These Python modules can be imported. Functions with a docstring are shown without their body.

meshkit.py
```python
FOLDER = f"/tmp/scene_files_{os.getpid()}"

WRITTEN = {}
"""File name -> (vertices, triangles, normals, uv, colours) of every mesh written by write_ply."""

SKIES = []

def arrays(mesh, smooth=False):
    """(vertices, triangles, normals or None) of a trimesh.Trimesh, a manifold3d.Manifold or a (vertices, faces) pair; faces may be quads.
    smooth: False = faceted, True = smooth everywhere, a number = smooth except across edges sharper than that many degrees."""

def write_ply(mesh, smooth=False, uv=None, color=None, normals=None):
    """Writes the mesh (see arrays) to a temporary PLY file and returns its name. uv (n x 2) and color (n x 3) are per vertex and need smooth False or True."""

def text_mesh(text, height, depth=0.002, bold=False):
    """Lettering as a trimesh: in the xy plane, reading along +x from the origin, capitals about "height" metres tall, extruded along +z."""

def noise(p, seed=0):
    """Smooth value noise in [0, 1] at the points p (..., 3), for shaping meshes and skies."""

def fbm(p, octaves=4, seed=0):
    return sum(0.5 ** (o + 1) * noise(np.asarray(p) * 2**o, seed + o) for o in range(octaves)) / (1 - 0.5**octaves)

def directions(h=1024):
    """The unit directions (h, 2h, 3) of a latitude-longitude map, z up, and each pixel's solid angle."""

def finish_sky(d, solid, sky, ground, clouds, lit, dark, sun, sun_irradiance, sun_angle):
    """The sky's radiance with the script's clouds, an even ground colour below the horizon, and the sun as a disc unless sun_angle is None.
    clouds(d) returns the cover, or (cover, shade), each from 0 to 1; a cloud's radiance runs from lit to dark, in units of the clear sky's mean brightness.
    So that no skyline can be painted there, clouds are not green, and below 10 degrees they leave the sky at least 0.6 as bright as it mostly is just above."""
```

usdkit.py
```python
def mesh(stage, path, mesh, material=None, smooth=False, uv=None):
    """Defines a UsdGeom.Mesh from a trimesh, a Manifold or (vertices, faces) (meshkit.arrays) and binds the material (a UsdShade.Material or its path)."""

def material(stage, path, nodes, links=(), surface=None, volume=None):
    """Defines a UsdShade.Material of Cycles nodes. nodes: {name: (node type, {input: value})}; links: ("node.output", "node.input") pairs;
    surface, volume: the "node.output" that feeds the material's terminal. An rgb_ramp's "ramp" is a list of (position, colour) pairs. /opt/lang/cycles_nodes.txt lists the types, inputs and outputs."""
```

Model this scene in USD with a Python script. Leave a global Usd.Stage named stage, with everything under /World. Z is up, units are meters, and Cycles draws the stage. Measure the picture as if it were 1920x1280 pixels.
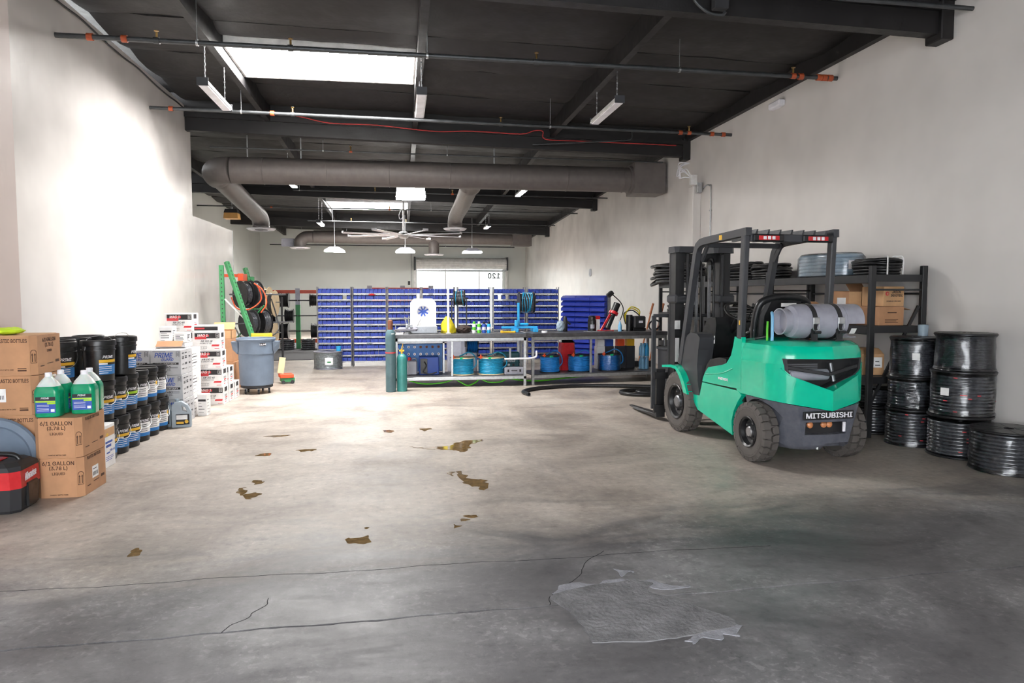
import math, random
import numpy as np, trimesh, manifold3d
from manifold3d import Manifold, CrossSection
import usdkit, meshkit
from pxr import Usd, UsdGeom, UsdLux, UsdShade, Gf, Sdf
from shapely.geometry import Polygon, LineString, box as sbox
from shapely import affinity
PI = math.pi
rnd = random.Random(7)
stage = Usd.Stage.CreateInMemory()
UsdGeom.SetStageUpAxis(stage, 'Z'); UsdGeom.SetStageMetersPerUnit(stage, 1.0)
WORLD = UsdGeom.Xform.Define(stage, '/World'); stage.SetDefaultPrim(WORLD.GetPrim())
UsdGeom.Scope.Define(stage, '/World/Looks')

# ---------------------------------------------------------------- camera, sky, exposure
CAM_H, YAW, PITCH, FPX = 1.5, math.radians(8.76), math.radians(3.73), 1350.0
cam = UsdGeom.Camera.Define(stage, '/World/camera')
cam.CreateHorizontalApertureAttr(36.0); cam.CreateVerticalApertureAttr(24.0)
cam.CreateFocalLengthAttr(36.0 * FPX / 1920.0)
cam.CreateClippingRangeAttr(Gf.Vec2f(0.05, 200.0))
cam.AddTranslateOp().Set(Gf.Vec3d(0, 0, CAM_H))
cam.AddRotateXYZOp().Set(Gf.Vec3f(90.0 - math.degrees(PITCH), 0, -math.degrees(YAW)))
cam.CreateExposureAttr(0.62)
sky = UsdLux.DomeLight.Define(stage, '/World/sky')
sky.CreateIntensityAttr(1.0); sky.CreateColorAttr(Gf.Vec3f(0.94, 0.97, 1.0)); sky.CreateExposureAttr(1.1)
SKYLIGHT_GLOW, HIGHBAY_GLOW, STRIP_GLOW, BACKDOOR_GLOW = 50.0, 15.0, 30.0, 1.25

# ---------------------------------------------------------------- helpers
used_names = {}
def numbered(parent, name):
    k = (parent, name); n = used_names.get(k, -1) + 1; used_names[k] = n
    return name if n == 0 else '%s_%03d' % (name, n)
def ppath(parent):
    return '/World' if parent is None else str(parent.GetPath())
def setloc(prim, loc, rz=0.0, rx=0.0, ry=0.0):
    x = UsdGeom.Xformable(prim); x.AddTranslateOp().Set(Gf.Vec3d(*[float(c) for c in loc]))
    x.AddRotateXYZOp().Set(Gf.Vec3f(math.degrees(rx), math.degrees(ry), math.degrees(rz)))
def tag(p, label=None, cat=None, group=None, kind=None):
    for k, v in (('label', label), ('category', cat), ('group', group), ('kind', kind)):
        if v: p.SetCustomDataByKey(k, v)
    return p
def obj(name, mesh, mat, parent=None, smooth=False, label=None, cat=None, group=None, kind=None, loc=None, rz=0, rx=0, ry=0):
    if isinstance(mesh, MB): mesh = mesh.mesh()
    if parent is not None and ('print' in name or name in ('barcode', 'logo')): kind = 'stuff'
    path = ppath(parent) + '/' + numbered(ppath(parent), name)
    m = usdkit.mesh(stage, path, mesh, mat, smooth=smooth)
    if loc is not None: setloc(m.GetPrim(), loc, rz, rx, ry)
    return tag(m.GetPrim(), label, cat, group, kind)
def thing(name, label, cat, loc=(0, 0, 0), rz=0, group=None, kind=None, rx=0, ry=0):
    x = UsdGeom.Xform.Define(stage, '/World/' + numbered('/World', name))
    setloc(x.GetPrim(), loc, rz, rx, ry)
    return tag(x.GetPrim(), label, cat, group, kind)
def dup(src, label, loc, rz=0, group=None, rx=0, ry=0, name=None):
    base = name or src.GetName()
    if base[-4:-3] == '_' and base[-3:].isdigit(): base = base[:-4]
    r = thing(base, label, src.GetCustomDataByKey('category'), loc, rz, group or src.GetCustomDataByKey('group'), None, rx, ry)
    r.GetReferences().AddInternalReference(src.GetPath()); r.SetInstanceable(True)
    return r
_cb = {}
def cham(sx, sy, sz, b):
    """box with chamfered edges, centred"""
    b = min(b, sx * .45, sy * .45, sz * .45)
    h = np.array([sx, sy, sz]) / 2
    s = np.array([[i, j, k] for i in (-1, 1) for j in (-1, 1) for k in (-1, 1)], float)
    pts = []
    for a in range(3):
        ins = np.full(3, b); ins[a] = 0
        pts.append(s * (h - ins))
    p = np.vstack(pts)
    if 'f' not in _cb:
        hh = np.array([1., 1., 1.]); q = []
        for a in range(3):
            ins = np.full(3, .3); ins[a] = 0; q.append(s * (hh - ins))
        q = np.vstack(q); m = trimesh.Trimesh(q, process=False).convex_hull
        idx = [int(np.argmin(((q - v) ** 2).sum(1))) for v in m.vertices]
        _cb['f'] = np.array(idx)[m.faces]
    return p, _cb['f']
def rotz(a):
    c, s = math.cos(a), math.sin(a); return np.array([[c, -s, 0], [s, c, 0], [0, 0, 1.]])
def frame_to(d):
    d = np.asarray(d, float); d = d / np.linalg.norm(d)
    a = np.cross([0, 0, 1.], d) if abs(d[2]) < .95 else np.cross([0, 1., 0], d)
    a /= np.linalg.norm(a); return np.stack([a, np.cross(d, a), d], 1)
class MB:
    def __init__(s): s.v, s.f, s.n = [], [], 0
    def add(s, v, f, M=None, t=None):
        v = np.asarray(v, float); f = np.asarray(f, int)
        if f.shape[1] == 4: f = np.vstack([f[:, [0, 1, 2]], f[:, [0, 2, 3]]])
        if M is not None: v = v @ np.asarray(M).T
        if t is not None: v = v + np.asarray(t, float)
        s.v.append(v); s.f.append(f + s.n); s.n += len(v); return s
    def tm(s, m, M=None, t=None):
        if hasattr(m, 'to_mesh'):
            q = m.to_mesh(); return s.add(q.vert_properties[:, :3], q.tri_verts, M, t)
        return s.add(m.vertices, m.faces, M, t)
    def box(s, c, d, b=0.0, rz=0.0, M=None):
        if b > 0: v, f = cham(*d, b)
        else:
            m = trimesh.creation.box(d); v, f = m.vertices, m.faces
        R = rotz(rz) if M is None else M
        return s.add(v, f, R, c)
    def bb(s, x0, x1, y0, y1, z0, z1, b=0.0):
        return s.box(((x0 + x1) / 2, (y0 + y1) / 2, (z0 + z1) / 2), (abs(x1 - x0), abs(y1 - y0), abs(z1 - z0)), b)
    def beam(s, p0, p1, w, h, b=0.0, roll=0.0):
        p0, p1 = np.array(p0, float), np.array(p1, float); L = np.linalg.norm(p1 - p0)
        return s.box((p0 + p1) / 2, (w, h, L), b, M=frame_to(p1 - p0) @ rotz(roll))
    def cyl(s, p0, p1, r, n=12, r1=None):
        p0, p1 = np.array(p0, float), np.array(p1, float); L = np.linalg.norm(p1 - p0)
        r1 = r if r1 is None else r1
        return s.lathe([(0, 0), (r, 0), (r1, L), (0, L)], n, M=frame_to(p1 - p0), t=p0)
    def lathe(s, prof, n=24, M=None, t=None, hard=True):
        v, f = [], []; a = np.arange(n) * 2 * PI / n
        rings = []
        for r, z in prof:
            if r <= 1e-9: rings.append([len(v)]); v.append((0, 0, z))
            else:
                rings.append(list(range(len(v), len(v) + n)))
                v += [(r * math.cos(q), r * math.sin(q), z) for q in a]
        for A, B in zip(rings[:-1], rings[1:]):
            for i in range(n):
                j = (i + 1) % n
                if len(A) == 1 and len(B) == 1: continue
                if len(A) == 1: f.append((A[0], B[j], B[i]))
                elif len(B) == 1: f.append((A[i], A[j], B[0]))
                else: f += [(A[i], A[j], B[j]), (A[i], B[j], B[i])]
        return s.add(v, f, M, t)
    def tube(s, pts, r, n=8, closed=False):
        p = np.asarray(pts, float); m = len(p)
        r = np.broadcast_to(r, (m,))
        t = np.roll(p, -1, 0) - np.roll(p, 1, 0) if closed else np.gradient(p, axis=0)
        t /= np.linalg.norm(t, axis=1, keepdims=True) + 1e-12
        a = frame_to(t[0])[:, 0]; V = []
        ang = np.arange(n) * 2 * PI / n
        for i in range(m):
            a = a - t[i] * (a @ t[i]); a /= np.linalg.norm(a) + 1e-12
            b = np.cross(t[i], a)
            V.append(p[i] + r[i] * (np.cos(ang)[:, None] * a + np.sin(ang)[:, None] * b))
        V = np.vstack(V); F = []
        for i in range(m if closed else m - 1):
            k = (i + 1) % m
            for j in range(n):
                l = (j + 1) % n; F += [(i * n + j, i * n + l, k * n + l), (i * n + j, k * n + l, k * n + j)]
        if not closed:
            V = np.vstack([V, p[:1], p[-1:]]); c0, c1 = len(V) - 2, len(V) - 1
            for j in range(n):
                l = (j + 1) % n; F += [(c0, l, j), (c1, (m - 1) * n + j, (m - 1) * n + l)]
        return s.add(V, F)
    def prism(s, poly, depth, M=None, t=None):
        """poly (shapely or points) extruded along local z"""
        if not hasattr(poly, 'exterior') and not hasattr(poly, 'geoms'): poly = Polygon(poly)
        for g in getattr(poly, 'geoms', [poly]):
            if g.is_empty: continue
            m = trimesh.creation.extrude_polygon(g, depth, engine='earcut'); s.tm(m, M, t)
        return s
    def text(s, txt, h, M=None, t=None, bold=False, center=True, depth=.0012, width=None, slant=0.0):
        m = textm(txt, h, depth, bold); v = m.vertices.copy()
        lo, hi = v.min(0), v.max(0)
        if slant: v[:, 0] += slant * v[:, 1]
        if width: v[:, 0] *= width / (hi[0] - lo[0]); lo, hi = v.min(0), v.max(0)
        if center: v[:, 0] -= (lo[0] + hi[0]) / 2
        return s.add(v, m.faces, M, t)
    def mesh(s): return trimesh.Trimesh(np.vstack(s.v), np.vstack(s.f), process=False)
_tx = {}
def textm(txt, h, depth, bold):
    k = (txt, bold)
    if k not in _tx: _tx[k] = meshkit.text_mesh(txt, .1, .01, bold)
    m = _tx[k].copy(); m.vertices[:, :2] *= h / .1; m.vertices[:, 2] *= depth / .01
    return m
# frames for lettering / prisms: columns are local x, y, z in the parent's space
FRONT = np.array([[1, 0, 0], [0, 0, -1], [0, 1, 0.]])       # local x->x, y->z, z-> -y  (faces -y)
SIDE = np.array([[0, 0, 1], [1, 0, 0], [0, 1, 0.]])         # local x->y, y->z, z-> x   (faces +x)
LEFT = np.array([[0, 0, -1], [-1, 0, 0], [0, 1, 0.]])       # faces -x
def loft(levels):
    """convex hull solid of [(z, [(x,y)...])...]"""
    p = np.vstack([[(x, y, z) for x, y in poly] for z, poly in levels]); return Manifold.hull_points(p)
def arc(c, r, a0, a1, n):
    return [(c[0] + r * math.cos(a), c[1] + r * math.sin(a)) for a in np.linspace(a0, a1, n)]
def smoothpts(pts, n=8):
    """Catmull-Rom through the points"""
    p = np.asarray(pts, float); p = np.vstack([2 * p[0] - p[1], p, 2 * p[-1] - p[-2]]); out = []
    for i in range(1, len(p) - 2):
        for t in np.linspace(0, 1, n, endpoint=False):
            a, b, c, d = p[i - 1], p[i], p[i + 1], p[i + 2]
            out.append(.5 * (2 * b + (c - a) * t + (2 * a - 5 * b + 4 * c - d) * t * t + (3 * b - a - 3 * c + d) * t ** 3))
    return np.array(out + [p[-2]])

# ---------------------------------------------------------------- materials
def S(h):
    h = h.lstrip('#'); c = [int(h[i:i + 2], 16) / 255 for i in (0, 2, 4)]
    return tuple(x / 12.92 if x <= .04045 else ((x + .055) / 1.055) ** 2.4 for x in c)
def mat(name, col, rough=.5, metal=0., var=.12, scale=6., bump=0., bscale=60., rvar=.08, spec=.5, **kw):
    """paint, metal, card, rubber ...: a principled surface with grain in tone and roughness"""
    c = S(col) if isinstance(col, str) else col
    lo, hi = tuple(max(0, x * (1 - var)) for x in c), tuple(min(1, x * (1 + var)) for x in c)
    N = {'tc': ('texture_coordinate', {}), 'n': ('noise_texture', {'scale': scale, 'detail': 4., 'roughness': .6}),
         'r': ('rgb_ramp', {'ramp': [(.3, lo), (.7, hi)]}),
         'q': ('map_range', {'from_min': .3, 'from_max': .7, 'to_min': max(.02, rough - rvar), 'to_max': min(1, rough + rvar)}),
         'p': ('principled_bsdf', {'metallic': metal, 'specular_ior_level': spec, **kw})}
    L = [('tc.object', 'n.vector'), ('n.fac', 'r.fac'), ('r.color', 'p.base_color'), ('n.fac', 'q.value'), ('q.result', 'p.roughness')]
    if bump:
        N['n2'] = ('noise_texture', {'scale': bscale, 'detail': 3.}); N['b'] = ('bump', {'strength': bump, 'distance': .01})
        L += [('tc.object', 'n2.vector'), ('n2.fac', 'b.height'), ('b.normal', 'p.normal')]
    return usdkit.material(stage, '/World/Looks/' + name, N, L, surface='p.BSDF')
def glow(name, col, strength):
    return usdkit.material(stage, '/World/Looks/' + name, {'e': ('emission', {'color': col, 'strength': strength})}, [], surface='e.emission')
M = {}
M['skylight'] = glow('skylight_panel', (1.0, .985, .96), SKYLIGHT_GLOW)
M['highbay'] = glow('highbay_lens', (1.0, .98, .93), HIGHBAY_GLOW)
M['strip'] = glow('strip_lens', (1.0, .96, .88), STRIP_GLOW)
M['daylight'] = glow('daylit_pane', (.93, 1.0, .97), BACKDOOR_GLOW)
for k, a in dict(
    white_paint=('#e9e8e6', .35), black_steel=('#262628', .45), dark_grey=('#3a3b3f', .5), charcoal=('#2b2b2e', .6),
    green_paint=('#0fb996', .22), guard_paint=('#3c3d41', .42), rubber=('#57524f', .85), black_plastic=('#1c1c1e', .35),
    lpg_grey=('#9b9ba6', .35), red_plastic=('#c8242b', .35), white_plastic=('#eceaf0', .4), orange_tag=('#e8562a', .5),
    cardboard=('#b98a66', .8), cardboard_light=('#c79c72', .8), print_brown=('#54392a', .8), white_card=('#edebea', .6), print_black=('#2c292b', .7),
    grey_card=('#bdbdc0', .7), blue_bin=('#2a44a6', .4), blue_bin2=('#2136a2', .4), blue_reel=('#1a79c4', .4), cyan_reel=('#1f93bd', .4), sky_blue=('#2aa3dd', .4), print_blue=('#2c4fa8', .5),
    label_blue=('#2b7ac2', .45), label_yellow=('#e9b62f', .45), label_lime=('#a9d42a', .45), label_red=('#d33a3f', .5), can_grey=('#6e7c8e', .5),
    green_rack=('#3f8a57', .5), orange_beam=('#e2562f', .5), red_beam=('#c2513b', .5), plywood=('#e5cda6', .7), teal_case=('#10525a', .5),
    cyl_grey=('#4f6a70', .4), cyl_teal=('#3c8a86', .38), yellow_cloth=('#d8c526', .8), hivis=('#c4e02c', .8), brown_cap=('#7a4c37', .75), blue_steel=('#1767b0', .4),
    lime_hose=('#58c02a', .4), red_cable=('#c33b3a', .5), wood_handle=('#b06a42', .6), mat_rubber=('#4c4b4d', .85), duct_paint=('#6b6461', .5),
    sprinkler_red=('#b4532f', .5), amber=('#d9a35a', .4), pale_blue=('#7fb9e0', .4), beige_wall=('#cfc6c2', .4), tape_blue=('#2a86d8', .5)).items():
    M[k] = mat(k, a[0], a[1])
M['galv'] = mat('galvanized_steel', '#b9bbbd', .42, .85, var=.18, scale=20)
M['chrome'] = mat('chrome_wire', '#aaaaae', .35, .9)
M['steel'] = mat('brushed_steel', '#8d8f93', .4, .9, scale=30)
M['worktop'] = mat('bench_top_steel', '#5c5b5d', .42, .5, var=.3, scale=9)
M['hose'] = mat('black_hose', '#1d1d1f', .38, var=.2, scale=40)
M['wound_hose'] = mat('wound_black_hose', '#3a3c41', .2, var=.3, scale=25, coat_weight=1., coat_roughness=.12)
M['grey_hose'] = mat('grey_hose', '#b4babd', .3, var=.2, scale=25)
M['foil'] = mat('black_insulation', '#1f1d1d', .62, var=.3, scale=3, bump=.5, bscale=9)
M['girder'] = mat('black_girder', '#1d1b1c', .55, var=.25, scale=5, bump=.15, bscale=40)
M['duct'] = mat('painted_duct', '#6d6663', .5, .1, var=.12, scale=8)
M['pipe'] = mat('sprinkler_pipe', '#4e5052', .45, .5, var=.3)
M['green_gloss'] = mat('forklift_green', '#00c09a', .2, var=.03, rvar=.03, coat_weight=.4, coat_roughness=.05)
M['bumper'] = mat('forklift_counterweight_grey', '#5a5c65', .26, var=.08, scale=14, bump=.04, bscale=25)
M['plywood_brass'] = mat('brass', '#a8874f', .35, .8)
def film(name, tint, dens, rough):
    return usdkit.material(stage, '/World/Looks/' + name, {
        'tc': ('texture_coordinate', {}), 'n': ('noise_texture', {'scale': 5., 'detail': 2., 'distortion': 1.}), 'b': ('bump', {'strength': .2, 'distance': .02}),
        'f': ('fresnel', {'IOR': 1.45}), 'm': ('math', {'math_type': 'multiply_add', 'value2': .9, 'value3': dens}),
        't': ('transparent_bsdf', {'color': tint}), 'g': ('glossy_bsdf', {'color': (.95, .95, .97), 'roughness': rough}), 'x': ('mix_closure', {})},
        [('tc.object', 'n.vector'), ('n.fac', 'b.height'), ('b.normal', 'g.normal'), ('b.normal', 'f.normal'), ('f.fac', 'm.value1'), ('m.value', 'x.fac'), ('t.BSDF', 'x.closure1'), ('g.BSDF', 'x.closure2')], surface='x.closure')
M['film'] = film('stretch_film', (.96, .97, .98), .035, .22)
M['clear_tube'] = mat('clear_tubing', '#b9ccda', .12, var=.05, transmission_weight=.35)
M['glass'] = film('window_glass', (.96, 1., .98), .02, .02)
M['jug'] = mat('green_fluid_jug', '#12a877', .18, var=.04, transmission_weight=.25, subsurface_weight=.2)
M['jug_top'] = mat('milky_plastic', '#d9e0dc', .25, var=.05, subsurface_weight=.3)
M['silver_jug'] = mat('silver_jug', '#9aa5ae', .3, var=.06)
M['glass_amber'] = mat('amber_lens', '#d98d5c', .15)

def wall_mat(name, col, rough):
    c = S(col)
    return usdkit.material(stage, '/World/Looks/' + name, {
        'g': ('geometry', {}), 'n': ('noise_texture', {'scale': 1.1, 'detail': 3.}), 'r': ('rgb_ramp', {'ramp': [(.3, tuple(x * .93 for x in c)), (.7, c)]}),
        'mp': ('mapping', {'scale': (1., 1., .35)}), 'n2': ('noise_texture', {'scale': 3.2, 'detail': 5., 'roughness': .5}), 'b': ('bump', {'strength': .14, 'distance': .05}),
        'q': ('map_range', {'from_min': .3, 'from_max': .7, 'to_min': rough - .06, 'to_max': rough + .08}),
        'p': ('principled_bsdf', {})},
        [('g.position', 'n.vector'), ('n.fac', 'r.fac'), ('r.color', 'p.base_color'), ('g.position', 'mp.vector'), ('mp.vector', 'n2.vector'), ('n2.fac', 'b.height'), ('b.normal', 'p.normal'), ('n.fac', 'q.value'), ('q.result', 'p.roughness')], surface='p.BSDF')
M['wall'] = wall_mat('gloss_white_wall', '#e4dfdb', .3)
M['wall_back'] = wall_mat('back_room_wall', '#dcdfda', .4)
M['wall_pink'] = wall_mat('pilaster_paint', '#d9c9c2', .5)
def floor_mat():
    N = {'g': ('geometry', {}), 's': ('separate_xyz', {}),
         'n1': ('noise_texture', {'scale': .9, 'detail': 6., 'roughness': .62, 'distortion': .6}),
         'mp': ('mapping', {'scale': (.55, 1.5, 1.)}), 'n2': ('noise_texture', {'scale': 1.6, 'detail': 7., 'roughness': .7, 'distortion': .8}),
         'mp3': ('mapping', {'scale': (2.6, .3, 1.)}), 'n3': ('noise_texture', {'scale': 1.3, 'detail': 5., 'roughness': .6}),
         'n4': ('noise_texture', {'scale': 16., 'detail': 5., 'roughness': .7}),
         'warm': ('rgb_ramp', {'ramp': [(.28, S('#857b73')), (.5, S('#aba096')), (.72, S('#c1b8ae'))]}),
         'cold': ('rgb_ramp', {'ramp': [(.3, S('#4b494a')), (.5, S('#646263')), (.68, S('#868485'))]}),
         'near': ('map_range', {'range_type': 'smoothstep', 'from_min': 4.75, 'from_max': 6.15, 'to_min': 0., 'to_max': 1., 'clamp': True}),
         'wy': ('math', {'math_type': 'multiply_add', 'value2': 2.1}), 'sx': ('math', {'math_type': 'multiply_add', 'value2': -.12, 'value3': 0.}),
         'mx': ('mix_color', {'blend_type': 'mix'}), 'st': ('rgb_ramp', {'ramp': [(.3, (.72, .72, .73)), (.5, (1, 1, 1)), (.75, (1.0, 1.0, 1.0))]}),
         'm2': ('mix_color', {'blend_type': 'multiply', 'fac': .75}), 'st3': ('rgb_ramp', {'ramp': [(.33, (.78, .78, .8)), (.5, (1, 1, 1))]}),
         'm3': ('mix_color', {'blend_type': 'multiply', 'fac': .6}), 'sp': ('rgb_ramp', {'ramp': [(.34, (.62, .62, .63)), (.46, (.95, .95, .95)), (.56, (1., 1., 1.)), (.64, (1.3, 1.3, 1.3))]}),
         'm4': ('mix_color', {'blend_type': 'multiply', 'fac': .6, 'use_clamp': False}),
         'q': ('map_range', {'from_min': .3, 'from_max': .72, 'to_min': .36, 'to_max': .62, 'clamp': True}),
         'b': ('bump', {'strength': .12, 'distance': .01}), 'p': ('principled_bsdf', {'specular_ior_level': .4}),
         'n5': ('noise_texture', {'scale': 26., 'detail': 3., 'roughness': .6, 'distortion': .4}), 'fk': ('rgb_ramp', {'ramp': [(.30, (.70, .70, .71)), (.42, (1, 1, 1)), (.56, (1, 1, 1)), (.62, (1.42, 1.42, 1.4))]}),
         'inv': ('math', {'math_type': 'subtract', 'value1': 1.}), 'n6': ('noise_texture', {'scale': 1.8, 'detail': 4.}), 'fz': ('map_range', {'from_min': .42, 'from_max': .6, 'to_min': 0., 'to_max': 1., 'clamp': True}),
         'fm': ('math', {'math_type': 'multiply', 'use_clamp': True}), 'm5': ('mix_color', {'blend_type': 'multiply', 'use_clamp': False})}
    L = [('g.position', 'n1.vector'), ('g.position', 'mp.vector'), ('mp.vector', 'n2.vector'), ('g.position', 'mp3.vector'), ('mp3.vector', 'n3.vector'), ('g.position', 'n4.vector'),
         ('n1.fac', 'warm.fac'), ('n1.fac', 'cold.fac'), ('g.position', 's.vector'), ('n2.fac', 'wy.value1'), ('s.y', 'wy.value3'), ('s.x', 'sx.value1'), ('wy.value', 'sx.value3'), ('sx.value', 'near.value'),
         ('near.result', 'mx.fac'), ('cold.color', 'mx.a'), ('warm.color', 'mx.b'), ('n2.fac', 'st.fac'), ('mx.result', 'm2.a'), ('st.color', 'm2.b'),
         ('n3.fac', 'st3.fac'), ('m2.result', 'm3.a'), ('st3.color', 'm3.b'), ('n4.fac', 'sp.fac'), ('m3.result', 'm4.a'), ('sp.color', 'm4.b'),
         ('g.position', 'n5.vector'), ('n5.fac', 'fk.fac'), ('near.result', 'inv.value2'), ('g.position', 'n6.vector'), ('n6.fac', 'fz.value'), ('inv.value', 'fm.value1'), ('fz.result', 'fm.value2'), ('fm.value', 'm5.fac'), ('m4.result', 'm5.a'), ('fk.color', 'm5.b'), ('m5.result', 'p.base_color'), ('n2.fac', 'q.value'), ('q.result', 'p.roughness'), ('n4.fac', 'b.height'), ('b.normal', 'p.normal')]
    return usdkit.material(stage, '/World/Looks/floor_concrete', N, L, surface='p.BSDF')
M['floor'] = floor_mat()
M['patch'] = mat('patched_concrete', '#6c6b6d', .75, var=.4, scale=7, bump=.9, bscale=40)
M['patch_white'] = mat('lime_filler', '#86868c', .8, var=.25, scale=14, bump=.5, bscale=60)
M['joint'] = mat('joint_dirt', '#1c1b1e', .9)
M['puddle'] = mat('oily_water', '#7a623f', .06, var=.3, scale=20, rvar=.02)
# ================================================================ THE ROOM
XL, XR, YB, YF = -3.65, 5.5, 31.8, -1.2
def zr(y, x=0): return (4.65 if y <= 13.4 else 4.65 - .032 * (y - 13.4)) - .022 * (x - .9)
# floor: slabs with a sawn joint
fl = tag(UsdGeom.Xform.Define(stage, '/World/floor').GetPrim(), kind='structure'); used_names[('/World', 'floor')] = 0
def jy(x): return 3.30 + .036 * x
def slab(pts): return MB().prism(Polygon(pts), .15, t=(0, 0, -.15))
XS = np.linspace(-6.2, 6.0, 240)
yj = jy(XS) + .006 * np.sin(XS * 7.1) + .004 * np.sin(XS * 19); yc = 3.925 + .012 * XS + .012 * np.sin(XS * 5.3) + .005 * np.sin(XS * 17)
def strip_slab(ya, yb):
    n = len(XS); ya, yb = np.broadcast_to(ya, (n,)), np.broadcast_to(yb, (n,))
    v = np.vstack([np.c_[XS, y, np.full(n, z)] for z in (0, -.15) for y in (ya, yb)]); f = []
    for i in range(n - 1):
        f += [(i, i + 1, n + i + 1, n + i), (2 * n + i, 3 * n + i, 3 * n + i + 1, 2 * n + i + 1), (i, 2 * n + i, 2 * n + i + 1, i + 1), (n + i, n + i + 1, 3 * n + i + 1, 3 * n + i)]
    f += [(0, n, 3 * n, 2 * n), (n - 1, 3 * n - 1, 4 * n - 1, 2 * n - 1)]
    return MB().add(v, f)
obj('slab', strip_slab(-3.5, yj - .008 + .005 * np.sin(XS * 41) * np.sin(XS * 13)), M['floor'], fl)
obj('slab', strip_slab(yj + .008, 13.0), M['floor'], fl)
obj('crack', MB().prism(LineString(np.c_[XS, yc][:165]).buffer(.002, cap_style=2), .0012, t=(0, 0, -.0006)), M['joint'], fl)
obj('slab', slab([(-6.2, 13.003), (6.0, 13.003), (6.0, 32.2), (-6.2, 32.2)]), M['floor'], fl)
obj('joint_bed', MB().bb(-6.2, 6.0, 2.9, 13.3, -.17, -.035), M['joint'], fl)
pt = [(.80, 2.93), (1.02, 2.90), (1.22, 2.92), (1.45, 2.97), (1.50, 3.03), (1.44, 3.14), (1.36, 3.25), (1.22, 3.40), (1.28, 3.50), (1.20, 3.55), (1.02, 3.53), (.86, 3.49), (.74, 3.44), (.73, 3.36), (.78, 3.22), (.80, 3.08)]
def blob(pts, seed, amp=.012, n=5):
    p = smoothpts(pts + pts[:1], n); q = p + amp * (np.stack([meshkit.noise(np.c_[p * 23, np.zeros(len(p))], seed), meshkit.noise(np.c_[p * 23, np.ones(len(p))], seed + 3)], 1) - .5) * 2
    g = Polygon(q).buffer(0); return max(g.geoms, key=lambda a: a.area) if hasattr(g, 'geoms') else g
obj('concrete_patch', MB().prism(blob(pt, 3), .008, t=(0, 0, -.003)), M['patch'], fl)
for sd, q in ((5, [(.76, 3.43), (.90, 3.50), (1.05, 3.545), (1.14, 3.56), (1.12, 3.585), (1.0, 3.57), (.84, 3.53), (.74, 3.46)]), (8, [(1.13, 3.57), (1.24, 3.57), (1.30, 3.50), (1.40, 3.46), (1.47, 3.45), (1.42, 3.42), (1.30, 3.41), (1.24, 3.43), (1.20, 3.5)]),
              (9, [(1.20, 2.90), (1.34, 2.94), (1.47, 2.99), (1.52, 2.96), (1.42, 2.91), (1.28, 2.87)]), (12, [(1.14, 3.70), (1.22, 3.70), (1.25, 3.66), (1.18, 3.64)])):
    obj('filler_smear', MB().prism(blob(q, sd, .035, 9), .0065, t=(0, 0, -.003)), M['patch_white'], fl)
for q in ([(.70, 3.33), (.72, 3.42), (.80, 3.52), (.93, 3.66), (1.02, 3.86), (1.16, 4.0)], [(-.80, 3.27), (-.78, 3.34), (-.72, 3.40), (-.70, 3.47), (-.66, 3.54), (-.66, 3.62)]):
    p = smoothpts(q, 5); p[:, :2] += .012 * (np.stack([meshkit.noise(np.c_[p * 31, np.zeros(len(p))], k) for k in (1, 2)], 1) - .5)
    obj('crack', MB().prism(LineString(p).buffer(.0022, cap_style=2), .0012, t=(0, 0, -.0006)), M['joint'], fl)
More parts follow.
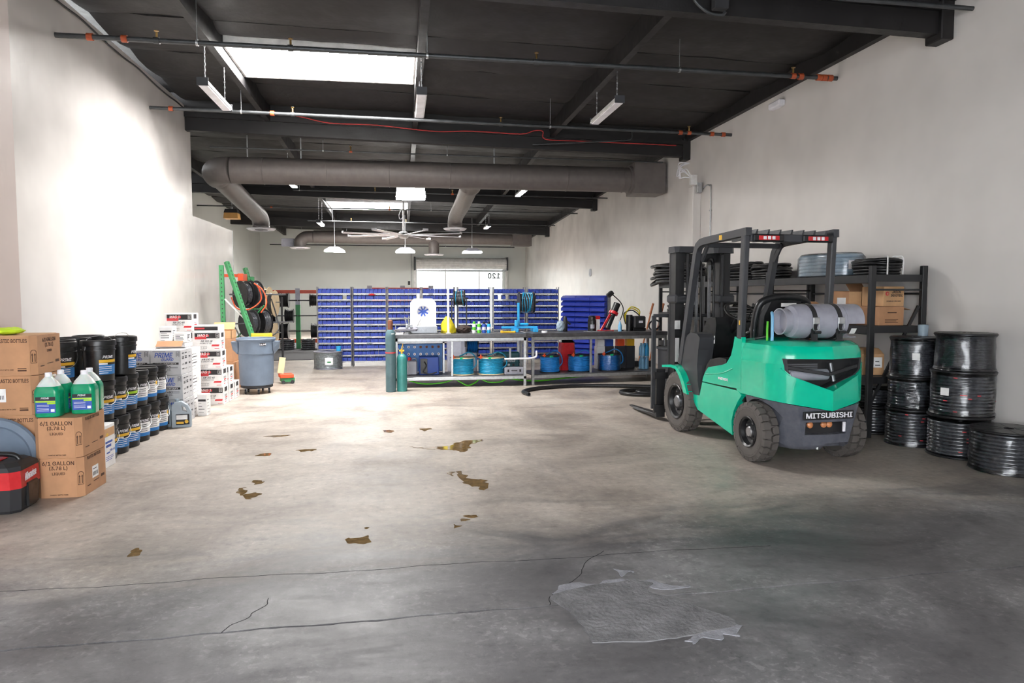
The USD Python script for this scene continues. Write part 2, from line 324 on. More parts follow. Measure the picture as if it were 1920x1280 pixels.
# walls
def wall(name, *boxes, m='wall'):
    w = MB()
    for b in boxes: w.bb(*b)
    return obj(name, w, M[m], kind='structure')
wall('wall_left', (XL - .2, XL, YF, 13.65, 0, 4.75))
obj('wall_partition', MB().bb(XL - .12, XL, 13.66, 16.7, 0, 2.9), M['wall'], kind='structure')
wall('wall_right', (XR, XR + .2, YF, YB, 0, 4.9))
wall('wall_side', (-6.05, -5.85, 13.65, YB, 0, 4.6), (-5.85, XL - .2, 13.45, 13.65, 0, 4.7), m='wall_back')
wall('wall_back', (-5.85, .68, YB, YB + .2, 0, 4.4), (4.5, XR, YB, YB + .2, 0, 4.4), (.68, 4.5, YB, YB + .2, 2.62, 4.4), m='wall_back')
wall('wall_front', (XL, -2.8, YF - .2, YF, 0, 4.75), (2.0, XR, YF - .2, YF, 0, 4.75), (-2.8, 2.0, YF - .2, YF, 3.9, 4.75))
obj('trim_1', MB().bb(XL, -3.20, 6.1, 6.72, 0, 4.5, .01), M['wall_pink'], kind='structure')
obj('trim_2', MB().bb(XR - .16, XR, 12.75, 12.98, 0, 3.5, .01), M['wall'], kind='structure')
obj('trim_3', MB().bb(XL - .125, XL + .004, 16.7, 16.73, 0, 2.9), M['galv'], kind='structure')
# ceiling: insulation batts between purlins and girders
ce = tag(UsdGeom.Xform.Define(stage, '/World/ceiling').GetPrim(), kind='structure'); used_names[('/World', 'ceiling')] = 0
PX = [-5.85, -4.8, -2.27, .28, 2.8, 5.5]
GY = [0.0, 6.75, 13.4, 20.0, 26.6, 31.8]
obj('roof_deck', MB().add([(x, y, zr(y, x) + .34) for y in (YF - .3, 13.4, YB + .2) for x in (-6.1, 5.8)], [(0, 1, 3, 2), (2, 3, 5, 4)]), M['girder'], ce)
SKY = [(-2.2, .22, 9.9, 11.2), (-2.2, .22, 22.6, 24.6)]
def batt(x0, x1, y0, y1, seed):
    nx, ny = 9, 5; X, Y = np.meshgrid(np.linspace(x0, x1, nx), np.linspace(y0, y1, ny)); tv = (Y - y0) / (y1 - y0)
    sag = .055 * np.sin(PI * tv) + .05 * (meshkit.fbm(np.stack([X * 1.7, Y * 2.5, np.full_like(X, seed)], -1), 3, seed) - .5)
    Z = np.array([[zr(b, a) for a, b in zip(r, s)] for r, s in zip(X, Y)]) + .10 - sag
    v = np.stack([X, Y, Z], -1).reshape(-1, 3); k = len(v); v = np.vstack([v, v + [0, 0, .06]]); f = []
    for j in range(ny - 1):
        for i in range(nx - 1):
            a = j * nx + i; f += [(a, a + nx, a + nx + 1, a + 1), (k + a, k + a + 1, k + a + nx + 1, k + a + nx)]
    e = list(range(nx)) + [j * nx + nx - 1 for j in range(1, ny)] + [(ny - 1) * nx + i for i in range(nx - 2, -1, -1)] + [j * nx for j in range(ny - 2, 0, -1)]
    for a, b in zip(e, e[1:] + e[:1]): f.append((a, b, b + k, a + k))
    return MB().add(v, f)
sd = 0
for y0, y1 in zip([YF] + GY[1:-1], GY[1:]):
    n = max(1, round((y1 - y0) / 1.22)); ys = np.linspace(y0, y1, n + 1)
    for x0, x1 in zip(PX[:-1], PX[1:]):
        if x1 < XL and y1 < 13.5: continue
        if x0 < XL and y1 < 13.5: x0 = XL
        for a, b in zip(ys[:-1], ys[1:]):
            spans = [(a, b)]
            for (sx0, sx1, sy0, sy1) in SKY:
                if x0 < sx1 - .5 and x1 > sx0 + .5: spans = [q for (c, d) in spans for q in ((c, min(d, sy0)), (max(c, sy1), d)) if q[1] - q[0] > .03]
            for c, d in spans:
                sd += 1; obj('insulation_panel', batt(x0 + .02, x1 - .02, c + .004, d - .004, sd), M['foil'], ce, smooth=40)
def xbeam(y0, y1, x0, x1, zb, zt):          # girder that follows the roof's fall
    v = [(x, y, z(y, x)) for x in (x0, x1) for y in (y0, y1) for z in (lambda y, x: zr(y, x) + zb, lambda y, x: zr(y, x) + zt)]
    return trimesh.Trimesh(v).convex_hull
for y in GY[1:5]:
    xa = XL if y < 13.3 else -5.85
    zb = -.44 if y < 13 else -.42
    obj('girder', MB().tm(xbeam(y - .07, y + .07, xa, XR - .02, zb, .2)), M['girder'], ce)
    obj('girder_ledger', MB().tm(xbeam(y - .11, y - .072, xa, XR - .02, zb + .22, zb + .30)), M['girder'], ce)
    obj('girder_seat', MB().bb(XR - .14, XR, y - .12, y + .12, zr(y, XR) + zb - .06, zr(y, XR) + zb + .34, .01), M['girder'], ce)
for y0, y1 in zip([YF] + GY[1:-1], GY[1:]):
    for x in PX[1:-1]:
        if x < XL and y1 < 13.5: continue
        v = [(x + dx, y, zr(y, x) + z) for dx in (-.045, .045) for y in (y0 + .08, y1 - .08) for z in (-.20, .12)]
        obj('purlin', MB().tm(trimesh.Trimesh(v).convex_hull), M['girder'], ce)
    xa = XR - .09
    v = [(xa + dx, y, zr(y, xa) + z) for dx in (0, .085) for y in (y0 + .08, y1 - .08) for z in (-.13, .14)]
    obj('wall_ledger', MB().tm(trimesh.Trimesh(v).convex_hull), M['girder'], ce)
# skylights
for i, (x0, x1, y0, y1) in enumerate(SKY):
    w = tag(UsdGeom.Xform.Define(stage, '/World/window_%d' % (i + 1)).GetPrim(), kind='structure')
    za = min(zr(y0, x1), zr(y1, x1)) + .0; zt = za + .30
    k = MB()
    for b in ((x0, x1, y0 - .02, y0 + .01), (x0, x1, y1 - .01, y1 + .02), (x0 - .02, x0 + .01, y0, y1), (x1 - .01, x1 + .02, y0, y1)): k.bb(*b, za, zt)
    obj('light_well', k, M['white_paint'], w)
    obj('skylight_pane', MB().add([(x0, y0, zt - .02), (x1, y0, zt - .02), (x1, y1, zt - .02), (x0, y1, zt - .02)], [(0, 3, 2, 1)]), M['skylight'], w)
    obj('pane_frame', MB().bb(x0, x1, y0 + (y1 - y0) / 2 - .012, y0 + (y1 - y0) / 2 + .012, zt - .05, zt - .025), M['white_paint'], w)
# glazed opening and rolled-up shutter in the back wall
w = tag(UsdGeom.Xform.Define(stage, '/World/window_3').GetPrim(), kind='structure')
for a, b in ((.70, 1.93), (1.97, 3.42), (3.46, 4.48)):
    obj('daylit_pane', MB().bb(a, b, YB + .12, YB + .13, .03, 2.6), M['daylight'], w)
k = MB()
for x in (.68, 1.95, 3.44, 4.5): k.bb(x - .02, x + .02, YB + .08, YB + .16, 0, 2.62)
obj('mullion', k, M['white_paint'], w)
obj('unit_number', MB().text('120', .22, bold=True, M=np.array([[-1, 0, 0], [0, 0, -1], [0, 1, 0.]]) @ np.diag([1, 1, 1.]), t=(4.1, YB + .11, 2.22), depth=.004), M['dark_grey'], w, label='grey mirrored unit number 120 on the glass')
d = tag(UsdGeom.Xform.Define(stage, '/World/door_1').GetPrim(), kind='structure')
for q in range(9):
    a0, a1 = PI * (.5 + q / 9 * .95) , PI * (.5 + (q + 1) / 9 * .95)
    pr = arc((0, 0), .25, a0 + .02, a1 - .02, 4); pr = [(YB - .26 + p[0], 2.84 + p[1]) for p in pr]; pi = [(YB - .26 + p[0] * .9, 2.84 + p[1] * .9) for p in arc((0, 0), .25, a1 - .02, a0 + .02, 4)] if False else None
    inner = [(YB - .26 + c * .22 / .25, 2.84 + s * .22 / .25) for c, s in arc((0, 0), .25, a1 - .02, a0 + .02, 4)]
    obj('shutter_slat', MB().prism(Polygon(pr + inner), 3.95, M=SIDE, t=(.66, 0, 0)), M['white_paint'], d, smooth=30)
for x in (.60, 4.62):
    obj('shutter_bracket', MB().bb(x - .03, x + .03, YB - .55, YB, 2.55, 3.12, .01), M['dark_grey'], d)
    obj('shutter_guide', MB().bb(x - .04, x + .06, YB - .1, YB, 0, 2.6), M['white_paint'], d)
obj('bottom_bar', MB().bb(.66, 4.56, YB - .3, YB - .24, 2.5, 2.57, .01), M['galv'], d)
# ================================================================ LEFT SIDE: cartons, pails, jugs
def octo(w, d, c):
    a, b = w / 2, d / 2; return [(-a + c, -b), (a - c, -b), (a, -b + c), (a, b - c), (a - c, b), (-a + c, b), (-a, b - c), (-a, -b + c)]
E_ = .0006
def gallon_carton(name, label, loc, rz, front, sticker=None, label_front=False):
    t = thing(name, label, 'carton', loc, rz, 'brown gallon cartons on the left')
    w, d, h, c = .325, .46, .298, .04
    obj('body', MB().prism(octo(w, d, c), h - .004, t=(0, 0, .001)), M['cardboard'], t)
    obj('flap', MB().bb(-w / 2 + c, w / 2 - c, -d / 2 + .003, -.002, h - .003, h), M['cardboard_light'], t)
    obj('flap', MB().bb(-w / 2 + c, w / 2 - c, .002, d / 2 - .003, h - .003, h), M['cardboard_light'], t)
    f = MB(); y = -d / 2 - E_; x = w / 2 + E_
    if front:
        for s, z, k in (('6/1 GALLON', .245, .027), ('(3.78 L)', .21, .025), ('LIQUID', .172, .018), ('HANDLE WITH CARE', .018, .009)): f.text(s, k, FRONT, (0, y, z), True)
    else:
        f.text('PLASTIC BOTTLES', .027, FRONT, (0, y, .245), True, width=.22)
        f.text('HANDLE WITH CARE', .008, FRONT, (-.04, y, .04)); f.bb(.04, .10, y - E_, y + .001, .032, .044); f.bb(.04, .10, y - E_, y + .001, .05, .056)
    obj('front_print', f, M['print_brown'], t)
    f = MB()
    if not front:
        for s, z, k in (('6/1 GALLON', .245, .027), ('(3.78 L)', .205, .027), ('LIQUID', .165, .016)): f.text(s, k, SIDE, (x, 0, z), True)
    else: f.text('PLASTIC BOTTLES', .022, SIDE, (x, -.02, .262), True, width=.24)
    f.bb(x - .001, x + E_, -.15, -.09, .06, .066); f.bb(x - .001, x + E_, -.04, .06, .072, .077); f.bb(x - .001, x + E_, .1, .16, .075, .095)
    obj('side_print', f, M['print_brown'], t)
    # this-way-up arrows on the cut corner
    C = np.array([[math.cos(PI / 4), 0, math.sin(PI / 4)], [math.sin(PI / 4), 0, -math.cos(PI / 4)], [0, 1, 0]])
    o = (w / 2 - c / 2 + E_, -d / 2 + c / 2 - E_, .10); f = MB()
    for s in (-.009, .009):
        f.prism([(s - .003, 0), (s + .003, 0), (s + .003, .05), (s + .007, .05), (s, .066), (s - .007, .05), (s - .003, .05)], .001, C, o)
    f.prism([(-.021, -.01), (.021, -.01), (.021, -.006), (-.021, -.006)], .001, C, o)
    ring = Polygon(arc((0, .07), .021, 0, PI, 9)).difference(Polygon(arc((0, .07), .017, 0, PI, 9))); f.prism(ring, .001, C, o)
    for s in (-.021, .018): f.prism([(s, -.01), (s + .003, -.01), (s + .003, .07), (s, .07)], .001, C, o)
    obj('arrow_print', f, M['print_brown'], t)
    if sticker:
        k = MB(); b = MB()
        if sticker == 'side':
            k.bb(x, x + .001, -.06, .05, .10, .19); [b.bb(x + .001, x + .0016, -.045 + q * .011, -.045 + q * .011 + rnd.choice((.003, .006)), .115, .145) for q in range(8)]; b.bb(x + .001, x + .0016, -.05, .02, .165, .17)
        else:
            k.bb(-.16, -.05, y - .001, y, .10, .20); [b.bb(-.13 + q * .009, -.13 + q * .009 + rnd.choice((.003, .006)), y - .0016, y - .001, .12, .15) for q in range(8)]
        s = obj('sticker', k, M['white_card'], t); obj('barcode', b, M['print_black'], s)
    return t
lx, ly = -2.507, 5.912
gallon_carton('gallon_carton', 'brown carton with a white side sticker, lower of two under the green jugs', (lx, ly, 0), 0.0, True, 'side')
gallon_carton('gallon_carton', 'brown carton printed 6/1 gallon, carrying the green fluid jugs on its top', (lx + .004, ly - .01, .299), -.015, True)
ax, ay = -2.866, 6.065
gallon_carton('gallon_carton', 'brown plastic bottles carton at the bottom of the tall stack, behind the wet vacuum', (ax + .01, ay + .03, 0), .01, False)
gallon_carton('gallon_carton', 'brown plastic bottles carton half hidden behind the grey lid, second from the floor', (ax + .01, ay + .02, .299), .01, False)
gallon_carton('gallon_carton', 'brown plastic bottles carton with a white barcode sticker, third from the floor', (ax, ay + .01, .598), -.01, False, 'front')
gallon_carton('gallon_carton', 'brown plastic bottles carton on top of the tall left stack', (ax, ay - .01, .897), .02, False)
# safety vest
rs = np.random.RandomState(4); sph = trimesh.creation.icosphere(3); v = sph.vertices * [.11, .12, .028]; v[:, 2] += .028; v *= (1 + .35 * (meshkit.fbm(sph.vertices * 3, 3, 5) - .5))[:, None]; v[:, 2] = np.maximum(v[:, 2], .001)
obj('safety_vest', (v, sph.faces), M['hivis'], None, True, 'crumpled bright lime safety vest on top of the tall brown carton stack', 'vest', loc=(-2.955, 5.98, 1.196))
# fluid jugs
def jug():
    t = thing('fluid_jug', 'green fluid jug', 'jug')
    def obj(n, m, mt, par, sm=False):
        v, f, _ = meshkit.arrays(m.mesh() if isinstance(m, MB) else m); return globals()['obj'](n, (v * 1.13, f), mt, par, sm)
    def lv(z, a, b, k=5):
        return (z, [(x, y) for cx, cy, a0 in ((a - .03, b - .03, 0), (-a + .03, b - .03, PI / 2), (-a + .03, -b + .03, PI), (a - .03, -b + .03, 1.5 * PI)) for x, y in arc((cx, cy), .03, a0, a0 + PI / 2, k)])
    body = loft([lv(0.002, .069, .054), lv(.008, .074, .059), lv(.155, .076, .061), lv(.175, .074, .059), lv(.200, .063, .052)])
    obj('fluid_body', body, M['jug'], t, 40)
    sh = loft([lv(.2005, .063, .052), lv(.225, .05, .045), (.262, [(.022 * math.cos(a), .022 * math.sin(a)) for a in np.linspace(0, 2 * PI, 20)])])
    obj('shoulder', sh, M['jug_top'], t, 40)
    obj('cap', MB().lathe([(0, .262), (.021, .262), (.021, .286), (.019, .289), (0, .289)], 20), M['white_plastic'], t, 30)
    obj('handle', MB().tube(smoothpts([(0, .03, .255), (0, .058, .245), (0, .072, .215), (0, .070, .185), (0, .058, .165)], 5), .0095, 8), M['jug_top'], t, True)
    lab = MB().bb(-.058, .058, -.0625, -.0612, .03, .135); L = obj('label', lab, M['print_blue'], t)
    y = -.0626
    obj('label_band', MB().bb(-.058, .058, y - .0006, y, .112, .135), M['print_black'], L)
    obj('label_band', MB().bb(-.058, .058, y - .0006, y, .100, .110).bb(.01, .058, y - .0006, y, .088, .098), M['label_lime'], L)
    p = MB().text('PRIME', .011, FRONT, (-.002, y - .001, .122), True, slant=.2)
    for z in (.08, .072, .06, .052, .044): p.bb(-.05, .02, y - .0006, y, z, z + .002)
    p.bb(.03, .052, y - .0006, y, .038, .055); obj('label_print', p, M['white_plastic'], L)
    return t
j0 = jug(); j0.SetCustomDataByKey('group', 'green fluid jugs on the brown carton')
def place(p, loc, rz, label=None):
    x = UsdGeom.Xformable(p); ops = x.GetOrderedXformOps(); ops[0].Set(Gf.Vec3d(*loc)); ops[1].Set(Gf.Vec3f(0, 0, math.degrees(rz)))
    if label: p.SetCustomDataByKey('label', label)
place(j0, (-2.585, 5.765, .598), .05, 'green fluid jug with its label to the front, leftmost of the four')
dup(j0, 'green fluid jug turned sideways with its handle showing, second from the left on the carton', (-2.585, 5.957, .598), 1.65)
dup(j0, 'green fluid jug at the back, mostly hidden between two other jugs', (-2.43, 6.085, .598), .1)
dup(j0, 'green fluid jug with its label to the front, rightmost of the four', (-2.395, 5.90, .598), .1)
# silver oil jugs
def oil_jug(label, loc, rz, sc=1.0):
    t = thing('oil_jug', label, 'jug', loc, rz)
    pr = Polygon([(-.1 * sc, 0), (.1 * sc, 0), (.1 * sc, .17 * sc), (.06 * sc, .25 * sc), (0, .29 * sc), (-.07 * sc, .29 * sc), (-.1 * sc, .24 * sc)]).difference(Polygon([(.01 * sc, .19 * sc), (.06 * sc, .17 * sc), (.04 * sc, .225 * sc), (.0, .25 * sc)]))
    obj('body', MB().prism(pr.buffer(-.008).buffer(.008), .11 * sc, FRONT, (0, .055 * sc, 0.001)), M['silver_jug'], t, 30)
    obj('cap', MB().lathe([(0, .286 * sc), (.025, .286 * sc), (.025, .32 * sc), (0, .32 * sc)], 14, t=(-.045 * sc, 0, 0)), M['silver_jug'], t, 30)
    L = obj('label', MB().bb(-.06 * sc, .08 * sc, -.0575 * sc, -.055 * sc, .03 * sc, .15 * sc), M['print_black'], t)
    obj('label_panel', MB().bb(-.055 * sc, .06 * sc, -.0585 * sc, -.0575 * sc, .09 * sc, .14 * sc), M['white_card'], L)
    obj('label_panel', MB().bb(-.055 * sc, .02 * sc, -.0585 * sc, -.0575 * sc, .04 * sc, .065 * sc).prism(arc((.05 * sc, .065 * sc), .02, 0, 2 * PI, 12), .001, FRONT, (0, -.0575 * sc, 0)), M['label_yellow'], L)
oil_jug('silver grey oil jug standing on the floor at the end of the pail row', (-2.475, 8.60, 0), .2, 1.0)
oil_jug('second silver oil jug right behind the first, at the end of the pail row', (-2.70, 8.662, 0), .0, 1.05)
oil_jug('silver grey jug on top of the motor oil box, partly behind a brown carton', (-2.66, 6.68, .371), .2, .85)
# motor oil box
t = thing('oil_box', 'white motor oil box with a shell badge on the floor beside the brown cartons', 'carton', (-2.64, 6.69, 0), 0)
obj('body', MB().bb(-.11, .11, -.12, .12, 0, .37, .003), M['white_card'], t)
obj('dark_panel', MB().bb(-.08, .09, -.1215, -.12, .03, .35), M['print_black'], t)
obj('tan_panel', MB().bb(.11, .1112, -.11, .11, .27, .34), M['cardboard_light'], t)
b = obj('badge', MB().prism([(0, 0)] + arc((0, 0), .03, .35, PI - .35, 9), .001, SIDE, (.1112, -.05, .27)), M['label_yellow'], t)
p = MB()
for z, a, e, h in ((.21, -.09, .06, .018), (.175, -.08, .03, .022), (.12, -.07, .0, .012), (.09, -.09, .08, .004), (.075, -.09, .08, .004), (.06, -.09, .04, .004)): p.bb(.11, .1112, a, e, z, z + h)
p.text('15W-40', .02, SIDE, (.1102, .05, .13)); obj('side_print', p, M['print_blue'], t)
# pails
def patch(r, a0, a1, z0, z1, n=9, th=.0008, r1=None):
    r1 = r if r1 is None else r1; A = np.linspace(a0, a1, n); v = []
    for rr, z in ((r, z0), (r1, z1), (r1 + th, z1), (r + th, z0)): v += [(rr * math.cos(a), rr * math.sin(a), z) for a in A]
    f = []
    for i in range(n - 1):
        for k in range(4): l = (k + 1) % 4; f.append((k * n + i, k * n + i + 1, l * n + i + 1, l * n + i))
    f += [(0, n, 2 * n, 3 * n), (n - 1, 4 * n - 1, 3 * n - 1, 2 * n - 1)]
    return np.array(v), np.array(f)
def rad(z): return .131 + (.146 - .131) * z / .36
def pail(kind, bail):
    t = thing('oil_pail', 'pail', 'pail')
    def obj(n, m, mt, par, sm=False):
        v, f, _ = meshkit.arrays(m.mesh() if isinstance(m, MB) else m); return globals()['obj'](n, (v * [.92, .92, 1], f), mt, par, sm)
    body = MB().lathe([(0, .002), (.128, .002), (rad(0), .008), (rad(.27), .27), (.152, .271), (.152, .279), (rad(.28), .28), (rad(.315), .315), (.150, .316), (0, .316)], 28)
    obj('body', body, M['black_plastic'], t, 35)
    obj('lid', MB().lathe([(.151, .312), (.156, .316), (.156, .352), (.150, .362), (.140, .364), (.136, .352), (0, .352)], 28), M['black_plastic'], t, 35)
    if bail == 0: pts = [(.154 * math.cos(a), .154 * math.sin(a), .275 - .13 * math.sin((a + 1.95) / 2.9 * PI)) for a in np.linspace(-1.95, .95, 13)]
    else: pts = [(.15 * math.cos(a), .15 * math.sin(a) , .275 + .0) for a in (-1.95,)] + [(x * .15, y * .15, z) for x, y, z in ((-.35, -.7, .37), (-.1, -.25, .395), (.2, .25, .395), (.5, .65, .37), (.55, .81, .28))]
    obj('bail_handle', MB().tube(smoothpts(pts, 2), .0028, 6), M['galv'], t, True)
    a0, a1 = -1.1, .2
    def band(z0, z1, m, name, par, b0=a0, b1=a1, e=.0012): return obj(name, MB().add(*patch(rad(z0) + e, b0, b1, z0, z1, r1=rad(z1) + e)), M[m], par, True)
    if kind == 'blue':
        L = band(.06, .145, 'label_blue', 'label', t); band(.165, .19, 'label_yellow', 'label_band', L); band(.145, .163, 'print_black', 'label_band', L); band(.147, .162, 'white_plastic', 'label_band', L, a0, -.55, .0022)
        for z in (.125, .108, .088, .07): band(z, z + .006, 'white_plastic', 'print_line', L, -1.1, -.2 if z > .08 else -.5, .0022)
    elif kind == 'lime':
        L = band(.06, .145, 'label_blue', 'label', t); band(.165, .19, 'label_lime', 'label_band', L); band(.145, .163, 'print_black', 'label_band', L)
        for z in (.125, .108, .088, .07): band(z, z + .006, 'white_plastic', 'print_line', L, -1.1, -.2, .0022)
    else:
        L = band(.09, .195, 'white_card', 'label', t); band(.055, .09, 'label_blue', 'label_band', L)
        if kind == 'yellow': band(.18, .215, 'label_yellow', 'label_band', L, -.2, .12, .0022)
        for z in (.17, .15, .125, .105): band(z, z + .005, 'dark_grey', 'print_line', L, -1.1, -.3, .0022)
    tm_ = textm('PRIME', .024, .001, True).copy(); v = tm_.vertices; v[:, 0] += .3 * v[:, 1]; u = v[:, 0] - v[:, 0].mean(); r_ = rad(.21) + .0015 + v[:, 2]
    ang = -.5 + u / .14; obj('brand_print', (np.stack([r_ * np.cos(ang), r_ * np.sin(ang), .203 + v[:, 1]], 1), tm_.faces), M['white_plastic'], t)
    return t
PA = {}
def put_pail(kind, bail, loc, rz, label, group):
    k = (kind, bail)
    if k not in PA:
        PA[k] = pail(kind, bail); place(PA[k], loc, rz, label); PA[k].SetCustomDataByKey('group', group)
    else: dup(PA[k], label, loc, rz, group)
xs = -2.71
ordw = ['first', 'second', 'third', 'fourth', 'fifth', 'sixth']
kb = ['blue', 'blue', 'blue', 'white', 'yellow', 'yellow']; kt = ['blue', 'blue', 'lime', 'white', 'yellow', 'white']
for i in range(6):
    y = 6.985 + i * .292
    put_pail(kb[i], 0, (xs, y, 0), .05 * (i % 3 - 1), 'black oil pail on the floor, %s from the camera in the bottom row' % ordw[i], 'bottom row of black pails')
    put_pail(kt[i], 0, (xs - .01, y - .01, .365), .08 * (i % 2), 'black oil pail in the upper row, %s from the camera' % ordw[i], 'second row of black pails')
put_pail('blue', 1, (-2.675, 6.90, .735), -.1, 'black oil pail of the topmost tier, in front with its full label showing', 'topmost tier of black pails')
put_pail('blue', 0, (-2.90, 6.655, .735), -.25, 'black oil pail of the topmost tier, leftmost, right behind the brown cartons', 'topmost tier of black pails')
put_pail('blue', 1, (-2.68, 7.44, .735), .35, 'black oil pail of the topmost tier, rightmost with its wire handle over the lid', 'topmost tier of black pails')
put_pail('blue', 1, (-3.05, 7.0, .735), 1.0, 'black oil pail of the topmost tier at the wall, nearest of three rims', 'topmost tier of black pails')
put_pail('blue', 0, (-3.05, 7.32, .735), 1.9, 'black oil pail of the topmost tier at the wall, middle of three rims', 'topmost tier of black pails')
put_pail('blue', 0, (-3.05, 7.64, .735), 1.9, 'black oil pail of the topmost tier at the wall, farthest of three rims', 'topmost tier of black pails')
for x, y in ((-2.90, 6.655), (-3.05, 7.0), (-3.05, 7.32), (-3.05, 7.64)):
    for z in (0, .3675):
        if x < -2.8 : put_pail('blue', 0, (x, y, z), 2.0, 'black oil pail hidden in the stack between the front pails and the wall', 'hidden pails of the stack')
# PRIME GUARD cartons
def prime_carton():
    t = thing('oil_carton', '', 'carton'); w, d, h = .33, .44, .288
    obj('body', MB().bb(-w / 2, w / 2, -d / 2, d / 2, .001, h - .003, .002), M['grey_card'], t)
    obj('tape', MB().bb(-w / 2, w / 2, -.03, .03, h - .003, h - .0022), M['white_card'], t)
    y = -d / 2 - .0008
    obj('logo', MB().text('PRIME', .052, FRONT, (-.02, y, .205), True, slant=.25, width=.19).text('GUARD', .03, FRONT, (.02, y, .165), True, slant=.25, width=.13), M['print_blue'], t)
    b = obj('black_band', MB().bb(-.14, .14, y - .0002, y + .0008, .12, .145), M['print_black'], t)
    obj('band_text', MB().text('DIESEL HEAVY DUTY', .013, FRONT, (0, y - .0012, .126), True, slant=.15, width=.23), M['white_card'], b)
    p = MB().text('15W-40', .026, FRONT, (-.02, y, .078), True).text('ENGINE OIL', .02, FRONT, (-.02, y, .048)).bb(.05, .13, y, y + .001, .09, .094).bb(.05, .13, y, y + .001, .08, .084).bb(-.14, .0, y, y + .001, .27, .274)
    x = w / 2 + .0008
    for yy in (-.17, -.06, .08):
        for z in (.24, .2, .19, .18, .12, .11, .06): p.bb(x - .001, x, yy, yy + .07, z, z + rnd.choice((.004, .008, .012)))
    for a, e in ((.115, .119), (.145, .149)): p.bb(a, e, y, y + .001, .21, .27)
    p.bb(.115, .149, y, y + .001, .266, .27).bb(.125, .129, y, y + .001, .22, .255).bb(.135, .139, y, y + .001, .22, .255)
    obj('printing', p, M['dark_grey'], t)
    return t
PC = prime_carton(); gp = 'grey engine oil cartons'
place(PC, (-2.66, 8.96, 0), 0.0, 'grey diesel engine oil carton at the bottom of its stack, behind the silver oil jugs'); PC.SetCustomDataByKey('group', gp)
dup(PC, 'grey diesel engine oil carton in the middle of its stack, partly behind the pails', (-2.665, 8.955, .288), .01)
dup(PC, 'grey diesel engine oil carton on top of its stack with the whole logo showing', (-2.67, 8.95, .576), -.01)
dup(PC, 'grey engine oil carton at the wall, its left half behind the topmost pails', (-3.02, 8.98, .576), 0)
dup(PC, 'grey engine oil carton hidden at the wall behind the pails, bottom', (-3.02, 8.98, 0), 0)
dup(PC, 'grey engine oil carton hidden at the wall behind the pails, middle', (-3.02, 8.98, .288), 0)
# white side columns behind: plain white cartons
def plain_carton(label, loc, w, d, h, rz=0, m='white_card', prints=True, band=None, name='white_carton', group=None):
    t = thing(name, label, 'carton', loc, rz, group)
    obj('body', MB().bb(-w / 2, w / 2, -d / 2, d / 2, .001, h - .001, .002), M[m], t)
    if prints:
        p = MB(); y, x = -d / 2 - .0006, w / 2 + .0006; rr = random.Random(int(abs(loc[0] * 991 + loc[1] * 77 + loc[2] * 13)))
        for q in range(5):
            z = h * (.15 + .14 * q); a = -w / 2 + w * .12
            p.bb(a, a + w * rr.uniform(.3, .7), y, y + .001, z, z + rr.choice((.004, .007)))
            p.bb(x - .001, x, -d * .35, -d * .35 + d * rr.uniform(.2, .6), z, z + rr.choice((.004, .01)))
        obj('printing', p, M['dark_grey'], t)
    if band: obj('band', MB().bb(-w * .42, w * .42, -d / 2 - .0016, -d / 2, h * .66, h * .76), M[band], t)
    obj('tape', MB().bb(-w / 2 + .003, w / 2 - .003, -.02, .02, h - .001, h - .0004), M['cardboard_light' if m != 'white_card' else 'grey_card'], t)
    return t
gw = 'plain white cartons behind the engine oil stack'
for k, (z, h) in enumerate(((0, .29), (.29, .29), (.58, .26))):
    plain_carton('white carton with small side print, %s in the column right behind the engine oil stack' % ('bottom', 'middle', 'top')[k], (-2.70, 9.42, z), .33, .46, h, .0, group=gw)
for k, (z, h) in enumerate(((0, .28), (.28, .28))):
    plain_carton('white carton between the engine oil stack and the hydraulic oil stack, %s of two' % ('lower', 'upper')[k], (-2.83, 9.88, z), .36, .42, h, .0, group=gw)
plain_carton('slim white carton with a black band standing alone on the floor', (-2.44, 9.40, 0), .11, .14, .27, -.1, band='print_black', name='slim_carton')
# open carton on top
t = thing('open_carton', 'open white carton with a brown inside flap, on top of the engine oil stack', 'carton', (-2.72, 9.22, .866), 0)
obj('body', MB().bb(-.16, .16, -.14, .2, 0, .004).bb(-.16, -.156, -.14, .2, 0, .05).bb(.156, .16, -.14, .2, 0, .05).bb(-.16, .16, .196, .2, 0, .05).bb(-.16, .16, -.14, -.136, 0, .03), M['white_card'], t)
obj('flap', MB().add(*cham(.29, .1, .004, .001), M=np.array([[1, 0, 0], [0, .8, -.6], [0, .6, .8]]), t=(0, -.175, .05)), M['cardboard'], t)
plain_carton('small white carton at the left on top of the open carton', (-2.83, 9.36, .918), .15, .2, .19, .05, band='print_black', name='small_carton')
plain_carton('small white carton with a pale orange mark, right on top of the open carton', (-2.66, 9.36, .918), .15, .16, .12, -.05, name='small_carton')
